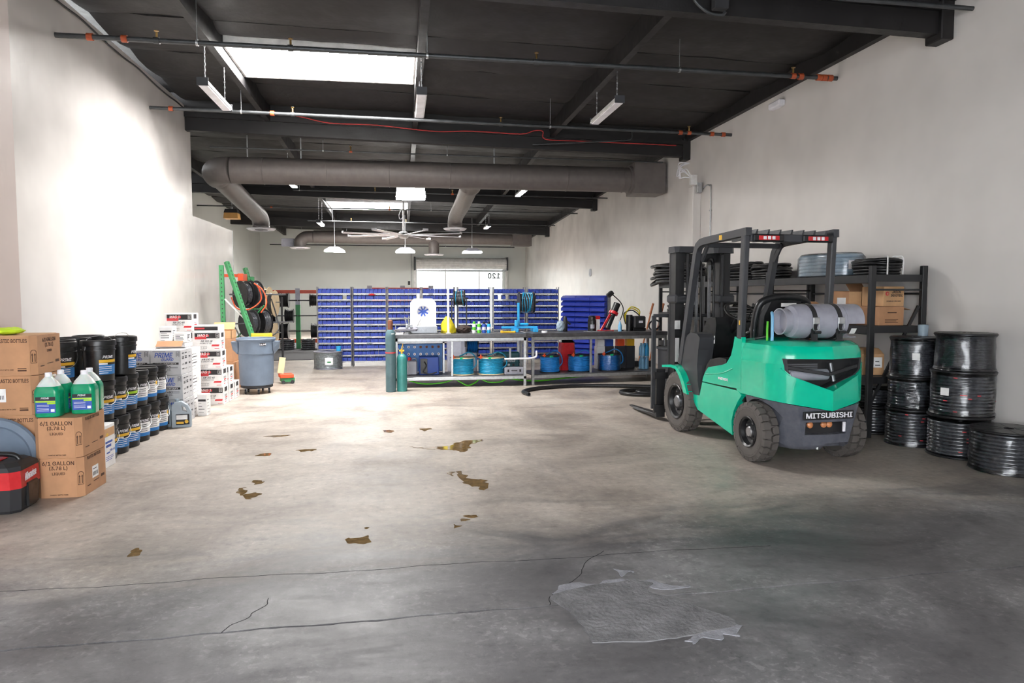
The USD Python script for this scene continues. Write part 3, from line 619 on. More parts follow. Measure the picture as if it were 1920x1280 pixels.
# MAG 1 cartons
def mag_carton():
    t = thing('hydraulic_oil_carton', '', 'carton'); w, d, h = .355, .28, .249
    obj('body', MB().bb(-w / 2, w / 2, -d / 2, d / 2, .001, h - .002, .002), M['white_card'], t)
    y, x = -d / 2 - .0008, w / 2 + .0008
    b = obj('black_band', MB().bb(-.15, .165, y - .0002, y + .0008, .165, .235).bb(x - .001, x + .0002, -.08, .06, .175, .235), M['print_black'], t)
    r = obj('red_tab', MB().bb(-.15, -.0, y - .0006, y, .15, .185).bb(-.1, .03, y - .0006, y, .185, .215), M['label_red'], t)
    obj('logo', MB().text('MAG 1', .036, FRONT, (-.05, y - .0016, .186), True, slant=.2, width=.13), M['white_card'], r)
    p = MB().text('AW ISO 68', .024, FRONT, (.0, y, .115), True, slant=.2, width=.15).text('HYDRAULIC OIL', .018, FRONT, (-.01, y, .088), False, slant=.2, width=.15)
    for z in (.02, .05): p.bb(-.11, 0, y, y + .001, z, z + .002)
    for a in np.linspace(-.11, 0, 6): p.bb(a, a + .002, y, y + .001, .02, .052)
    for z in (.13, .12, .11, .07, .06): p.bb(x - .001, x, -.08, .05, z, z + .004)
    obj('printing', p, M['dark_grey'], t)
    obj('red_print', MB().prism([(.06, .055), (.155, .055), (.165, .08), (.07, .08)], .001, FRONT, (0, y + .001, 0)).bb(x - .001, x, -.06, .06, .085, .1).bb(x - .001, x, -.06, .0, .03, .04).bb(.1, .16, y, y + .001, .02, .026), M['label_red'], t)
    for a, e in ((.125, .128), (.152, .155)): pass
    obj('white_box_print', MB().prism(Polygon([(.12, .175), (.155, .175), (.155, .228), (.12, .228)]).difference(Polygon([(.123, .178), (.152, .178), (.152, .225), (.123, .225)])), .001, FRONT, (0, y - .0002, 0)).bb(.13, .134, y - .0012, y, .185, .215).bb(.141, .145, y - .0012, y, .185, .215), M['white_card'], t)
    return t
MC = mag_carton(); gm = 'white hydraulic oil cartons'; MC.SetCustomDataByKey('group', gm)
mx, my = -2.575, 10.36
od = ['lowest', 'second from the floor', 'third from the floor', 'fourth from the floor']
place(MC, (mx, my, 0), .0, 'white hydraulic oil carton with black and red print, lowest in the front column of five')
for k in (1, 2, 3): dup(MC, 'white hydraulic oil carton, %s in the front column of printed cartons' % od[k], (mx - .008 * k, my - .005 * k, .249 * k), .01 * (k - 1))
t = thing('open_hydraulic_carton', 'flat white carton with a black band on top of the front hydraulic oil column', 'carton', (mx - .02, my, .997), 0)
obj('body', MB().bb(-.165, .165, -.13, .13, 0, .09, .003), M['white_card'], t); obj('black_band', MB().bb(-.16, .14, -.1316, -.13, .02, .07), M['print_black'], t)
obj('red_print', MB().bb(-.155, -.03, -.1324, -.1316, .035, .055), M['label_red'], t)
for k in range(5): dup(MC, 'white hydraulic oil carton of the taller wall column, %s' % ['lowest', 'second up', 'third up', 'fourth up', 'topmost with whole print showing'][k], (mx - .375 - .004 * k, my + .06, .249 * k), 0)
for k in range(2): dup(MC, 'white hydraulic oil carton seen from its side, %s in the second column back' % ('lower', 'upper')[k], (mx + .01, my + .30, .249 * k), 0)
dup(MC, 'white hydraulic oil carton seen from its side, farthest back by the trash can', (mx + .02, my + .60, 0), .02)
plain_carton('brown carton under an open brown carton, behind the hydraulic oil cartons', (-2.80, 11.9, 0), .46, .45, .45, .03, 'cardboard', False, name='brown_carton')
plain_carton('brown carton standing behind the hydraulic oil cartons, upper of two', (-2.81, 11.9, .451), .44, .4, .36, -.03, 'cardboard', False, name='brown_carton')
t = thing('brown_open_carton', 'open brown carton with blue tape, topmost beside the grey trash can', 'carton', (-2.78, 11.88, .812), 0)
k = MB().bb(-.17, .17, -.17, .17, 0, .005)
for b in ((-.17, -.165, -.17, .17), (.165, .17, -.17, .17), (-.17, .17, -.17, -.165), (-.17, .17, .165, .17)): k.bb(*b, 0, .13)
obj('body', k, M['cardboard_light'], t); obj('flap', MB().add(*cham(.32, .13, .004, .001), M=np.array([[1, 0, 0], [0, .5, -.86], [0, .86, .5]]), t=(0, .14, .19)), M['cardboard_light'], t)
obj('tape', MB().bb(-.1, .06, -.1725, -.17, .06, .1), M['tape_blue'], t)
# grey trash can on its dolly
t = thing('trash_can', 'large round grey trash can with a black badge, standing on a wheeled dolly', 'trash can', (-2.19, 11.42, 0), .12)
obj('dolly', MB().lathe([(0, .085), (.21, .085), (.235, .095), (.235, .125), (.22, .13), (0, .13)], 28).cyl((-.2, 0, .1), (.2, 0, .1), .02, 8).cyl((0, -.2, .1), (0, .2, .1), .02, 8), M['charcoal'], t, 35)
for a in range(5):
    q = -PI / 2 + .2 + a * 2 * PI / 5; c = (.18 * math.cos(q), .18 * math.sin(q), .037)
    k = obj('caster', MB().beam((c[0], c[1], .037), (c[0] * .96, c[1] * .96, .09), .03, .012), M['steel'], t)
    obj('wheel', MB().cyl((c[0] - .013, c[1], .037), (c[0] + .013, c[1], .037), .036, 14), M['charcoal'], k, 30)
obj('body', MB().lathe([(0, .13), (.235, .13), (.245, .145), (.258, .60), (.259, .605), (.268, .61), (.272, .80), (.285, .81), (.29, .83), (.282, .845), (.275, .84), (.266, .80), (.25, .60), (.235, .16), (0, .16)], 40), M['can_grey'], t, 35)
for s in (-1, 1): obj('handle', loft([(.60, [(s * .26, -.09), (s * .26, .09), (s * .272, 0)]), (.67, [(s * .25, -.12), (s * .25, .12), (s * .33, -.06), (s * .33, .06)]), (.79, [(s * .25, -.14), (s * .25, .14), (s * .35, -.09), (s * .35, .09)])]), M['can_grey'], t)
b = obj('badge', MB().add(*patch(.274, -1.30, -.98, .735, .775, 6)), M['print_black'], t, True)
tm_ = textm('ULINE', .024, .001, True).copy(); v = tm_.vertices; u = v[:, 0] - v[:, 0].mean(); r_ = .2755 + v[:, 2]; ang = -1.14 + u / .27
obj('badge_text', (np.stack([r_ * np.cos(ang), r_ * np.sin(ang), .743 + v[:, 1]], 1), tm_.faces), M['white_plastic'], b)
# leaning round lid and the wet vacuum
t = thing('bin_cover', 'round dark grey bin lid leaning against the brown cartons behind the wet vacuum', 'lid', (-2.97, 5.785, .298), 0, rx=math.radians(97))
obj('disc', MB().lathe([(0, .0), (.20, .0), (.205, .012), (.235, .014), (.24, .0), (.285, -.01), (.295, -.03), (.285, -.035), (.27, -.02), (0, -.012)], 48), M['can_grey'], t, 30)
obj('grip_tab', MB().bb(.2, .30, -.2, -.1, -.03, .0, .01), M['can_grey'], t)
t = thing('wet_vacuum', 'red and black wet vacuum on the floor at the left edge', 'vacuum', (-2.82, 5.47, 0), .04)
def rr(w, d, c): return octo(w, d, c)
obj('tank', loft([(.0, rr(.40, .34, .05)), (.02, rr(.42, .36, .05)), (.17, rr(.44, .38, .05))]), M['charcoal'], t)
obj('red_band', loft([(.17, rr(.445, .385, .05)), (.29, rr(.43, .37, .05))]), M['red_plastic'], t)
obj('top', loft([(.29, rr(.44, .38, .05)), (.32, rr(.43, .37, .06)), (.345, rr(.36, .30, .06))]), M['charcoal'], t)
obj('carry_handle', MB().tube(smoothpts([(-.16, 0, .335), (-.12, 0, .375), (0, 0, .385), (.12, 0, .375), (.16, 0, .335)], 5), .018, 8), M['black_plastic'], t, True)
obj('handle_insert', MB().bb(-.06, .06, -.06, .06, .343, .355, .006), M['red_plastic'], t)
obj('front_plate', MB().bb(-.19, -.02, -.192, -.185, .01, .16, .003), M['dark_grey'], t)
obj('latch', MB().bb(.21, .232, -.07, .09, .02, .19, .008), M['black_plastic'], t)
obj('latch', MB().bb(-.232, -.21, -.07, .09, .02, .19, .008), M['black_plastic'], t)
obj('logo', MB().text('Milwaukee', .05, SIDE @ rotz(.06), (.222, .0, .215), True, slant=.2, width=.17), M['white_plastic'], t)
obj('front_letters', MB().text('SHOCKWAVE'[:0] + 'VAC', .03, FRONT, (-.1, -.193, .05), True), M['white_plastic'], t) if False else None
obj('front_mark', MB().bb(-.16, -.06, -.1935, -.192, .05, .058).bb(-.16, -.06, -.1935, -.192, .066, .074).bb(-.16, -.08, -.1935, -.192, .082, .09), M['white_plastic'], t)
# ================================================================ FORKLIFT  (local: x right, y forward, origin under the rear axle)
fk = thing('forklift', 'green gas-powered forklift with a black overhead guard, parked with its back to the camera', 'forklift', (3.61, 6.04, 0), math.radians(4))
G_, BK, GD = M['green_gloss'], M['black_plastic'], M['guard_paint']
def plan(w, yr, yc, ins=0.0, yfront=.33):
    w -= ins; p = [(w, yfront)] + [(w, -.08)]
    p += [(w - .012, -.16), (w - .045, -.235 + ins * .5), (w - .10, -.295 + ins * .7), (w - .18, yr + .04 + ins), (0, yc + ins)]
    return p + [(-x, y) for x, y in p[-2::-1]]
cw = loft([(.40, plan(.47, -.375, -.425)), (.90, plan(.475, -.385, -.43))])
up_ = loft([(.895, plan(.475, -.385, -.43, .004)), (1.0, plan(.475, -.38, -.43, .012)), (1.055, plan(.475, -.38, -.43, .035)), (1.085, plan(.475, -.38, -.43, .09)), (1.095, plan(.475, -.38, -.43, .15))])
def vcut(dz=0.0):   # V-shaped lower edge, lowest at the middle of the back
    q = [(-.6, .605), (0, .505), (.6, .605), (.6, .1), (-.6, .1)]
    return Manifold.extrude(CrossSection([np.array([(x, z + dz) for x, z in q])[::-1]]), 2.0).rotate([90, 0, 0]).translate([0, 1.0, 0])
gr = [(-.39, .95), (.37, .95), (.36, .85), (.31, .80), (0, .675), (-.33, .80), (-.38, .85)]
def ccw(p):
    p = np.array(p, float); x, z = p.T; return p if (x * np.roll(z, -1) - z * np.roll(x, -1)).sum() > 0 else p[::-1]
def extr(poly, y0, y1): return Manifold.extrude(CrossSection([ccw(poly)]), y1 - y0).rotate([90, 0, 0]).translate([0, y1, 0])
hole = extr(gr, -1, -.20)
shell = (cw - vcut() - hole)
groove = extr([(x * 1.06, .76 + (z - .76) * 1.13) for x, z in gr], -1, 0) - extr([(x * 1.045, .76 + (z - .76) * 1.105) for x, z in gr], -1.1, .1)
up_ = up_ - hole
edge = cw - loft([(.3, plan(.475, -.385, -.43, .006)), (1.0, plan(.475, -.385, -.43, .006))])
shell = shell - ((edge ^ groove) - Manifold.cube([2, 2, 1]).translate([-1, -1, .87]))
obj('counterweight', shell, G_, fk, 25)
obj('rear_deck', up_, G_, fk, 30)
# inside of the grille
gi = obj('grille_frame', (extr(gr, -.30, -.203) - extr([(x * .93, .77 + (z - .77) * .93) for x, z in gr], -.4, -.1)) ^ loft([(.4, plan(.465, -.37, -.415)), (1.0, plan(.465, -.37, -.415))]), M['charcoal'], fk)
obj('grille_back', extr(gr, -.205, -.201), M['black_steel'], gi)
obj('radiator_fins', MB().box((-.17, -.215, .85), (.32, .01, .10)), M['dark_grey'], gi)
for q in range(6): obj('fin', MB().box((-.17, -.222, .805 + .017 * q), (.31, .006, .006)), M['steel'], gi)
obj('muffler', MB().cyl((-.33, -.26, .80), (.06, -.24, .80), .05, 18).lathe([(0, 0), (.03, .0), (.05, .03), (0, .03)], 14, frame_to((1, 0, 0)), (-.36, -.26, .80)), M['lpg_grey'], gi, 35)
obj('pipe', MB().cyl((.10, -.24, .9), (.13, -.25, .74), .018, 10), M['steel'], gi, 35)
obj('grille_bar', MB().beam((-.36, -.285, .875), (0, -.37, .815), .018, .03, .004).beam((0, -.37, .815), (.335, -.285, .875), .018, .03, .004), M['charcoal'], fk)
# dark lower counterweight with its lamp recess
def lplan(w, yr, yc): return [(w, .20), (w, -.10), (w - .06, -.24), (w - .15, yr), (0, yc), (-w + .15, yr), (-w + .06, -.24), (-w, -.10), (-w, .20)]
low = loft([(.155, lplan(.33, -.30, -.33)), (.20, lplan(.37, -.345, -.375)), (.66, lplan(.474, -.375, -.418))])
low = (low ^ vcut(-.004)) - extr([(-.215, .295), (.185, .295), (.185, .405), (-.215, .405)], -1, -.30) - extr([(-.05, .10), (.24, .10), (.22, .215), (-.03, .215)], -1, -.22)
wheel_gap = Manifold.cylinder(.3, .295, .295, 40).rotate([0, 90, 0])
low = low - wheel_gap.translate([-.66, 0, .27]) - wheel_gap.translate([.335, 0, .27])
lo = obj('lower_counterweight', low, M['bumper'], fk, 25)
obj('badge_plate', MB().bb(-.265, .225, -.408, -.396, .432, .505, .004), M['black_plastic'], fk)
obj('maker_name', MB().text('MITSUBISHI', .043, FRONT, (-.02, -.409, .447), True, width=.45, depth=.004), M['white_plastic'], fk, kind='stuff')
lr = obj('lamp_recess', MB().bb(-.214, .184, -.304, -.300, .296, .404), M['black_steel'], fk)
for x in (-.135, .0, .055): obj('rear_lamp', MB().lathe([(0, 0), (.028, 0), (.028, .012), (.018, .022), (0, .025)], 16, frame_to((0, -1, 0)), (x, -.304, .37)), M['glass_amber'], lr, 40)
obj('reflector', MB().bb(.155, .18, -.365, -.35, .31, .395, .003), M['white_plastic'], fk)
obj('tow_pin', MB().cyl((-.075, -.335, .16), (-.075, -.335, .205), .012, 10), M['galv'], fk)
obj('frame_rail', MB().bb(-.30, .30, .0, 1.6, .22, .44, .01).bb(-.36, -.30, .22, .28, .2, .62).bb(.30, .36, .22, .28, .2, .62), M['green_gloss'], fk)
obj('rear_axle', MB().cyl((-.40, 0, .27), (.40, 0, .27), .05, 14).bb(-.28, .28, -.06, .06, .2, .34, .01), M['charcoal'], fk)
obj('front_axle', MB().cyl((-.40, 1.5, .33), (.40, 1.5, .33), .07, 14), M['charcoal'], fk)
# side panels and hood
upper = [(.37, .617), (1.00, .607), (.985, .65), (.95, .70), (.88, .765), (.60, .815), (.52, .84), (.44, .92), (.40, 1.02), (.378, 1.105), (.25, 1.105), (.25, .62)]
lower = [(1.28, .452), (1.25, .42), (1.09, .30), (.385, .165), (.395, .22), (.405, .30), (.37, .40), (.30, .50), (.235, .565), (.30, .60), (1.00, .597), (1.03, .52), (1.055, .452)]
for s in (-1, 1):
    x0 = -.475 if s < 0 else .435
    pn = obj('side_panel', MB().prism(Polygon(upper), .04, SIDE, (x0, 0, 0)), G_, fk)
    obj('raised_line', MB().tube(smoothpts([(s * .476, .40, .80), (s * .477, .60, .735), (s * .476, .93, .69)], 5), .006, 6), G_, pn, True)
    obj('step_panel', MB().prism(Polygon(lower), .06, SIDE, (x0 - (.0 if s < 0 else .02), 0, 0)), G_, fk)
    if s < 0: obj('side_badge', MB().bb(-.4765, -.475, .645, .67, .668, .69).text('MITSUBISHI', .024, LEFT, (-.4755, .73 - .17, .668), True, width=.15), M['white_plastic'], pn, kind='stuff')
obj('hood', MB().prism(Polygon([(.25, .5), (.98, .5), (.965, .65), (.93, .69), (.86, .75), (.55, .80), (.25, .80)]), .868, SIDE, (-.434, 0, 0)), BK, fk)
obj('side_cover', MB().prism(Polygon([(.55, .80), (.90, .77), (.96, .70), (.985, .62), (.99, .70), (.95, .78), (.88, .845), (.70, .88), (.56, .875)]), .10, SIDE, (-.455, 0, 0)), BK, fk, 30)
obj('floor_plate', MB().bb(-.46, .46, .99, 1.36, .425, .448, .004), M['charcoal'], fk)
# front fenders and cowl
fo = arc((1.50, .33), .43, math.radians(12), math.radians(165), 14)
fo = [(1.83, .70), (1.60, .725), (1.47, .72), (1.36, .655), (1.27, .56), (1.20, .445), (1.29, .455), (1.335, .54), (1.40, .62), (1.49, .685), (1.60, .695), (1.83, .675)]
for s in (-1, 1):
    obj('front_fender', MB().prism(Polygon(fo), .15, SIDE, (-.545 if s < 0 else .395, 0, 0)), G_, fk, 30)
    cl = [(1.36, .655), (1.47, .72), (1.505, .73), (1.45, .90), (1.36, 1.06), (1.28, 1.10), (1.13, 1.09), (1.07, 1.05), (1.10, .92), (1.12, .76), (1.10, .60), (1.06, .45), (1.20, .445), (1.27, .56)]
    obj('side_cowl', MB().prism(Polygon(cl).buffer(-.015).buffer(.015), .17, SIDE, (-.475 if s < 0 else .305, 0, 0)), M['dark_grey'], fk, 30)
obj('dashboard', MB().prism(Polygon([(1.30, .50), (1.52, .50), (1.50, 1.10), (1.40, 1.24), (1.22, 1.26), (1.20, 1.18)]), .44, SIDE, (-.22, 0, 0)), BK, fk, 30)
obj('kick_board', MB().bb(-.30, .30, 1.36, 1.40, .45, .9), M['charcoal'], fk)
obj('warning_sticker', MB().bb(-.4785, -.477, 1.09, 1.13, 0, .001).bb(-.31, -.30, 1.075, 1.078, .99, 1.07), M['white_card'], fk, kind='stuff')
# seat
st = obj('seat_cushion', loft([(.80, octo(.50, .48, .08)), (.86, octo(.54, .52, .08)), (.90, octo(.50, .48, .1))]).translate([0, .66, 0]), BK, fk, 35)
bk = loft([(.90, [(x, y + .0) for x, y in octo(.46, .10, .03)]), (1.30, [(x, y - .06) for x, y in octo(.48, .10, .03)]), (1.45, [(x, y - .10) for x, y in octo(.36, .07, .03)])]).translate([0, .42, 0])
obj('seat_backrest', bk, BK, fk, 35)
obj('seat_rim', MB().tube(smoothpts([(-.25, .40, .92), (-.275, .38, 1.12), (-.275, .345, 1.32), (-.22, .315, 1.44), (0, .30, 1.48), (.22, .315, 1.44), (.275, .345, 1.32), (.275, .38, 1.12), (.25, .40, .92)], 6), .035, 10), BK, fk, True)
obj('seat_label', MB().bb(-.07, .09, .258, .26, 1.385, 1.42).add(*patch(.0001, 0, 1, 0, .001)), M['white_card'], fk, kind='stuff')
obj('recline_knob', MB().cyl((-.275, .38, 1.17), (-.30, .38, 1.17), .035, 18), M['lpg_grey'], fk, 35)
obj('hip_guard', MB().tube(smoothpts([(-.27, .48, .95), (-.31, .60, 1.02), (-.31, .46, 1.12), (-.28, .40, 1.15)], 6), .018, 8), BK, fk, True)
obj('steering_column', MB().cyl((-.02, 1.24, 1.1), (-.02, 1.06, 1.31), .03, 12), BK, fk, 35)
C_ = frame_to((0, -.55, .83)); ring = [C_ @ (.165 * math.cos(a), .165 * math.sin(a), 0) + np.array([-.02, 1.05, 1.32]) for a in np.linspace(0, 2 * PI, 32, endpoint=False)]
sw = obj('steering_wheel', MB().tube(ring, .014, 8, True), BK, fk, True)
obj('spoke', MB().tube([ring[0], ring[16]], .01, 6).tube([ring[24], (-.02, 1.05, 1.32)], .01, 6), BK, sw, True)
for x in (.14, .18, .22): obj('lever', MB().cyl((x, 1.2, 1.2), (x + .01, 1.1, 1.38), .006, 6).lathe([(0, -.02), (.014, -.01), (.014, .02), (0, .03)], 10, t=(x + .01, 1.1, 1.38)), BK, fk, 35)
# overhead guard
path = LineString([(1.515, .74), (1.20, 1.93), (1.16, 2.0), (1.09, 2.035), (1.0, 2.045), (.20, 2.075)]); sec = path.buffer(.036, cap_style=2, join_style=1)
for s in (-1, 1):
    obj('guard_side_rail', MB().prism(sec, .06, SIDE, (s * .455 - .03, 0, 0)), GD, fk, 35)
    obj('rear_post', MB().beam((s * .455, .30, 1.09), (s * .455, .255, 2.06), .055, .075, .008), GD, fk)
    obj('front_brace', MB().beam((s * .42, 1.16, 1.85), (s * .42, 1.02, 2.03), .02, .05), GD, fk)
for i, x in enumerate(np.linspace(-.36, .36, 7)): obj('guard_bar', MB().prism([(-.012, 0), (.012, 0), (.022, .055), (.008, .055)], .84, np.array([[1, 0, 0], [0, 0, 1], [0, 1, 0.]]) @ np.diag([1, 1, 1.]), (x, .235, 2.045)), GD, fk)
obj('rear_crossbar', MB().bb(-.43, .43, .205, .245, 1.985, 2.055, .006), GD, fk)
obj('front_crossbar', MB().bb(-.43, .43, 1.06, 1.10, 1.985, 2.035, .006), GD, fk)
for x in (-.26, .25):
    l = obj('tail_lamp', MB().bb(x - .155, x + .155, .175, .205, 1.985, 2.05, .008), M['black_plastic'], fk)
    obj('red_lens', MB().bb(x - .11, x + .10, .168, .176, 1.997, 2.038, .003), M['red_plastic'], l)
    for q in (-.05, -.005, .04): obj('white_lens', MB().bb(x + q - .016, x + q + .016, .164, .169, 2.002, 2.033, .002), M['white_plastic'], l)
obj('inspection_label', MB().bb(-.4865, -.4855, .63, .69, 2.03, 2.075).bb(-.4865, -.4855, .27, .29, 1.22, 1.26), M['label_yellow'], fk, kind='stuff')
# mast
for s in (-1, 1):
    obj('mast_rail', MB().bb(s * .30 - .045, s * .30 + .045, 1.93, 1.965, .10, 2.02).bb(s * .33 - .012, s * .33 + .012, 1.965, 2.07, .10, 2.02).bb(s * .30 - .045, s * .30 + .045, 2.07, 2.10, .10, 2.02), M['black_steel'], fk)
    obj('inner_rail', MB().bb(s * .255 - .03, s * .255 + .03, 1.955, 2.085, .14, 2.0), M['black_steel'], fk)
    obj('lift_cylinder', MB().cyl((s * .22, 1.88, .15), (s * .22, 1.88, 1.35), .032, 14).cyl((s * .22, 1.88, 1.35), (s * .22, 1.88, 1.96), .02, 12), M['charcoal'], fk, 35)
    obj('tilt_cylinder', MB().cyl((s * .25, 1.25, .50), (s * .25, 1.90, .62), .035, 12), M['charcoal'], fk, 35)
    obj('mast_cap', loft([(1.98, octo(.25, .24, .03)), (2.05, octo(.26, .25, .05))]).translate([s * .245, 1.99, 0]), GD, fk)
    obj('mast_band', MB().bb(s * .27 - .105, s * .27 + .105, 1.86, 2.11, 1.40, 1.50, .02), GD, fk)
obj('mast_crossbeam', MB().bb(-.34, .34, 2.05, 2.10, 1.88, 1.98).bb(-.34, .34, 2.05, 2.10, .55, .65).bb(-.34, .34, 1.95, 2.0, .15, .25), M['black_steel'], fk, kind='stuff')
for x in (-.06, .10):
    obj('hose_sheave', MB().lathe([(0, -.015), (.06, -.015), (.05, 0), (.06, .015), (0, .015)], 20, frame_to((1, 0, 0)), (x, 1.96, 1.84)), M['black_plastic'], fk, 35)
    obj('lift_chain', MB().bb(x - .045, x - .015, 1.90, 1.92, .6, 1.84), M['steel'], fk)
    obj('mast_hose', MB().tube(smoothpts([(x + .02, 1.9, .7), (x + .02, 1.9, 1.4), (x + .02, 1.9, 1.82), (x + .02, 1.96, 1.91), (x + .02, 2.02, 1.82), (x + .02, 2.02, 1.2)], 5), .014, 8), M['hose'], fk, True)
obj('mast_sticker', MB().bb(-.35, -.28, 1.9285, 1.9295, 1.10, 1.20).bb(-.34, -.29, 1.9285, 1.9295, .72, 1.0), M['white_card'], fk, kind='stuff')
# carriage, backrest and forks
obj('carriage', MB().bb(-.50, .50, 2.13, 2.165, .10, .19).bb(-.50, .50, 2.13, 2.165, .50, .58).bb(-.28, -.22, 2.08, 2.14, .1, .6).bb(.22, .28, 2.08, 2.14, .1, .6), M['black_steel'], fk)
obj('backrest_frame', MB().bb(-.52, -.47, 2.165, 2.20, .14, 1.25, .006).bb(.47, .52, 2.165, 2.20, .14, 1.25, .006).bb(-.50, .50, 2.165, 2.20, 1.23, 1.27, .006), GD, fk)
for x in (-.30, -.12, .12, .30): obj('backrest_bar', MB().bb(x - .014, x + .014, 2.17, 2.195, .52, 1.235, .004), GD, fk)
for s in (-1, 1): obj('fork', loft([(.035, [(s * .40 - .055, 2.2), (s * .40 + .055, 2.2), (s * .40 + .055, 2.8), (s * .40 + .02, 3.1), (s * .40 - .02, 3.1), (s * .40 - .055, 2.8)]), (.075, [(s * .40 - .055, 2.2), (s * .40 + .055, 2.2)]), (.05, [(s * .40 + .02, 3.1), (s * .40 - .02, 3.1)])]) + Manifold.cube([.11, .04, .58]).translate([s * .40 - .055, 2.17, .035]), M['black_steel'], fk)
# gas bottle
tk = (.05, -.075, 1.262)
TX = frame_to((1, 0, 0))
tank = obj('gas_bottle', MB().lathe([(0, -.285), (.08, -.29), (.10, -.285), (.14, -.255), (.153, -.21), (.155, .20), (.150, .205), (.150, .24), (0, .245)], 40, TX, tk), M['lpg_grey'], fk, 30)
obj('foot_ring', MB().lathe([(.108, -.275), (.113, -.33), (.118, -.345), (.118, -.355), (.110, -.355), (.105, -.33), (.10, -.275)], 40, TX, tk), M['lpg_grey'], tank, 30)
co = MB(); co.add(*patch(.147, math.radians(-105), math.radians(188), .225, .40, 34, .006), M=TX, t=tk); obj('collar', co, M['lpg_grey'], tank, 30)
obj('valve', MB().lathe([(0, .24), (.03, .24), (.03, .31), (.045, .31), (.045, .33), (0, .33)], 14, TX, tk), M['steel'], tank, 30)
for x in (-.10, .15):
    b = obj('strap', MB().lathe([(.154, -.021), (.160, -.021), (.160, .021), (.154, .021)], 40, TX, (tk[0] + x, tk[1], tk[2])), M['black_steel'], tank, 30)
    obj('buckle', MB().add(*patch(.162, -2.6, -1.75, -.02, .02, 8, .004), M=TX @ rotz(PI / 2), t=(tk[0] + x, tk[1], tk[2])), M['galv'], b)
    obj('buckle_plate', MB().bb(tk[0] + x - .032, tk[0] + x + .032, tk[1] - .175, tk[1] - .155, tk[2] - .02, tk[2] + .04, .005), M['galv'], b)
    obj('buckle_loop', MB().tube(smoothpts([(tk[0] + x - .03, tk[1] - .168, tk[2] - .01), (tk[0] + x - .028, tk[1] - .165, tk[2] - .06), (tk[0] + x, tk[1] - .158, tk[2] - .08), (tk[0] + x + .028, tk[1] - .165, tk[2] - .06), (tk[0] + x + .03, tk[1] - .168, tk[2] - .01)], 5), .004, 6), M['galv'], b, True)
    obj('cradle', MB().bb(tk[0] + x - .03, tk[0] + x + .03, tk[1] - .15, tk[1] - .135, 1.092, 1.2).bb(tk[0] + x - .03, tk[0] + x + .03, tk[1] + .135, tk[1] + .15, 1.092, 1.2).bb(tk[0] + x - .06, tk[0] + x + .03, tk[1] - .17, tk[1] + .15, 1.092, 1.104).cyl((tk[0] + x - .02, tk[1] - .165, 1.17), (tk[0] + x + .045, tk[1] - .165, 1.17), .014, 10), M['black_steel'], fk)
obj('bottle_label', MB().add(*patch(.1515, .75, 1.15, .275, .33, 6, .0008), M=TX @ rotz(-PI / 2 - 1.9), t=tk), M['white_card'], tank)
obj('gas_hose', MB().tube(smoothpts([(-.36, -.06, 1.09), (-.355, -.05, 1.2), (-.35, -.04, 1.30), (-.33, .0, 1.34)], 5), .014, 8), M['pale_blue'], fk, True)
obj('gas_hose', MB().tube(smoothpts([(-.39, -.03, 1.09), (-.385, -.02, 1.18), (-.37, .0, 1.26)], 5), .010, 8), M['lime_hose'], fk, True)
obj('deck_hose', MB().tube(smoothpts([(-.42, .12, 1.10), (-.30, .06, 1.125), (-.1, .10, 1.12), (.1, .16, 1.12)], 5), .014, 8), M['hose'], fk, True)
# wheels
def wheel(name, R, wd, hubr, x, y, side, lugs):
    ax = frame_to((side, 0, 0)); c = (x, y, R)
    h = wd / 2; Ri = R - .028
    ty = MB().lathe([(hubr, -h * .85), (Ri * .93, -h), (Ri, -h * .86), (Ri, h * .86), (Ri * .93, h), (hubr * 1.25, h * 1.0), (hubr, h * .85), (hubr, -h * .85)], 44, ax, c)
    for i in range(lugs):
        for s in (-1, 1):
            a = (i + (.25 if s > 0 else -.25)) * 2 * PI / lugs; da = PI / lugs * .84
            p = []
            for rr, zz in ((Ri - .012, s * .004 * R), (Ri - .012, s * h * .99)):
                pass
            q = [(-da, .012 * s), (da * .55, .004 * s), (da, .035 * s + .0), (da, h * .82 * s), (-da, h * .82 * s)]
            v = [((R - (.004 if abs(z) > h * .6 else 0)) * math.cos(a + t), (R - (.004 if abs(z) > h * .6 else 0)) * math.sin(a + t), z) for t, z in q]
            v += [((Ri - .01) * math.cos(a + t), (Ri - .01) * math.sin(a + t), z * 1.0) for t, z in q]
            v += [((Ri - .035) * math.cos(a + t), (Ri - .035) * math.sin(a + t), h * 1.03 * s) for t in (-da * .9, da * .9)]
            ty.tm(trimesh.Trimesh(np.array(v)).convex_hull, ax, c)
    t = obj('tyre', ty, M['rubber'], fk, 25)
    obj('rim', MB().lathe([(0, h * .2), (hubr * .55, h * .25), (hubr * .78, h * .30), (hubr * .88, h * .9), (hubr, h * 1.04), (hubr * 1.04, h * .98), (hubr, h * .6), (0, -h * .3)], 36, ax, c), M['black_plastic'], t, 30)
    n = 6 if R > .3 else 5
    obj('hub', MB().lathe([(0, h * .2), (hubr * .42, h * .2), (hubr * .36, h * .75), (hubr * .3, h * .85), (0, h * .87)], 24, ax, c), M['chrome'] if R < .3 else M['steel'], t, 30)
    for i in range(n):
        a = 2 * PI * i / n; p = np.array(c) + ax @ np.array([hubr * .62 * math.cos(a), hubr * .62 * math.sin(a), h * .2]); obj('wheel_nut', MB().cyl(p, p + ax @ np.array([0, 0, h * .35]), .012, 6), M['steel'], t)
for s in (-1, 1):
    wheel('rear', .27, .17, .135, (-.462 if s < 0 else .415), .01, s, 22)
    wheel('front', .33, .19, .185, s * .44, 1.5, s, 24)
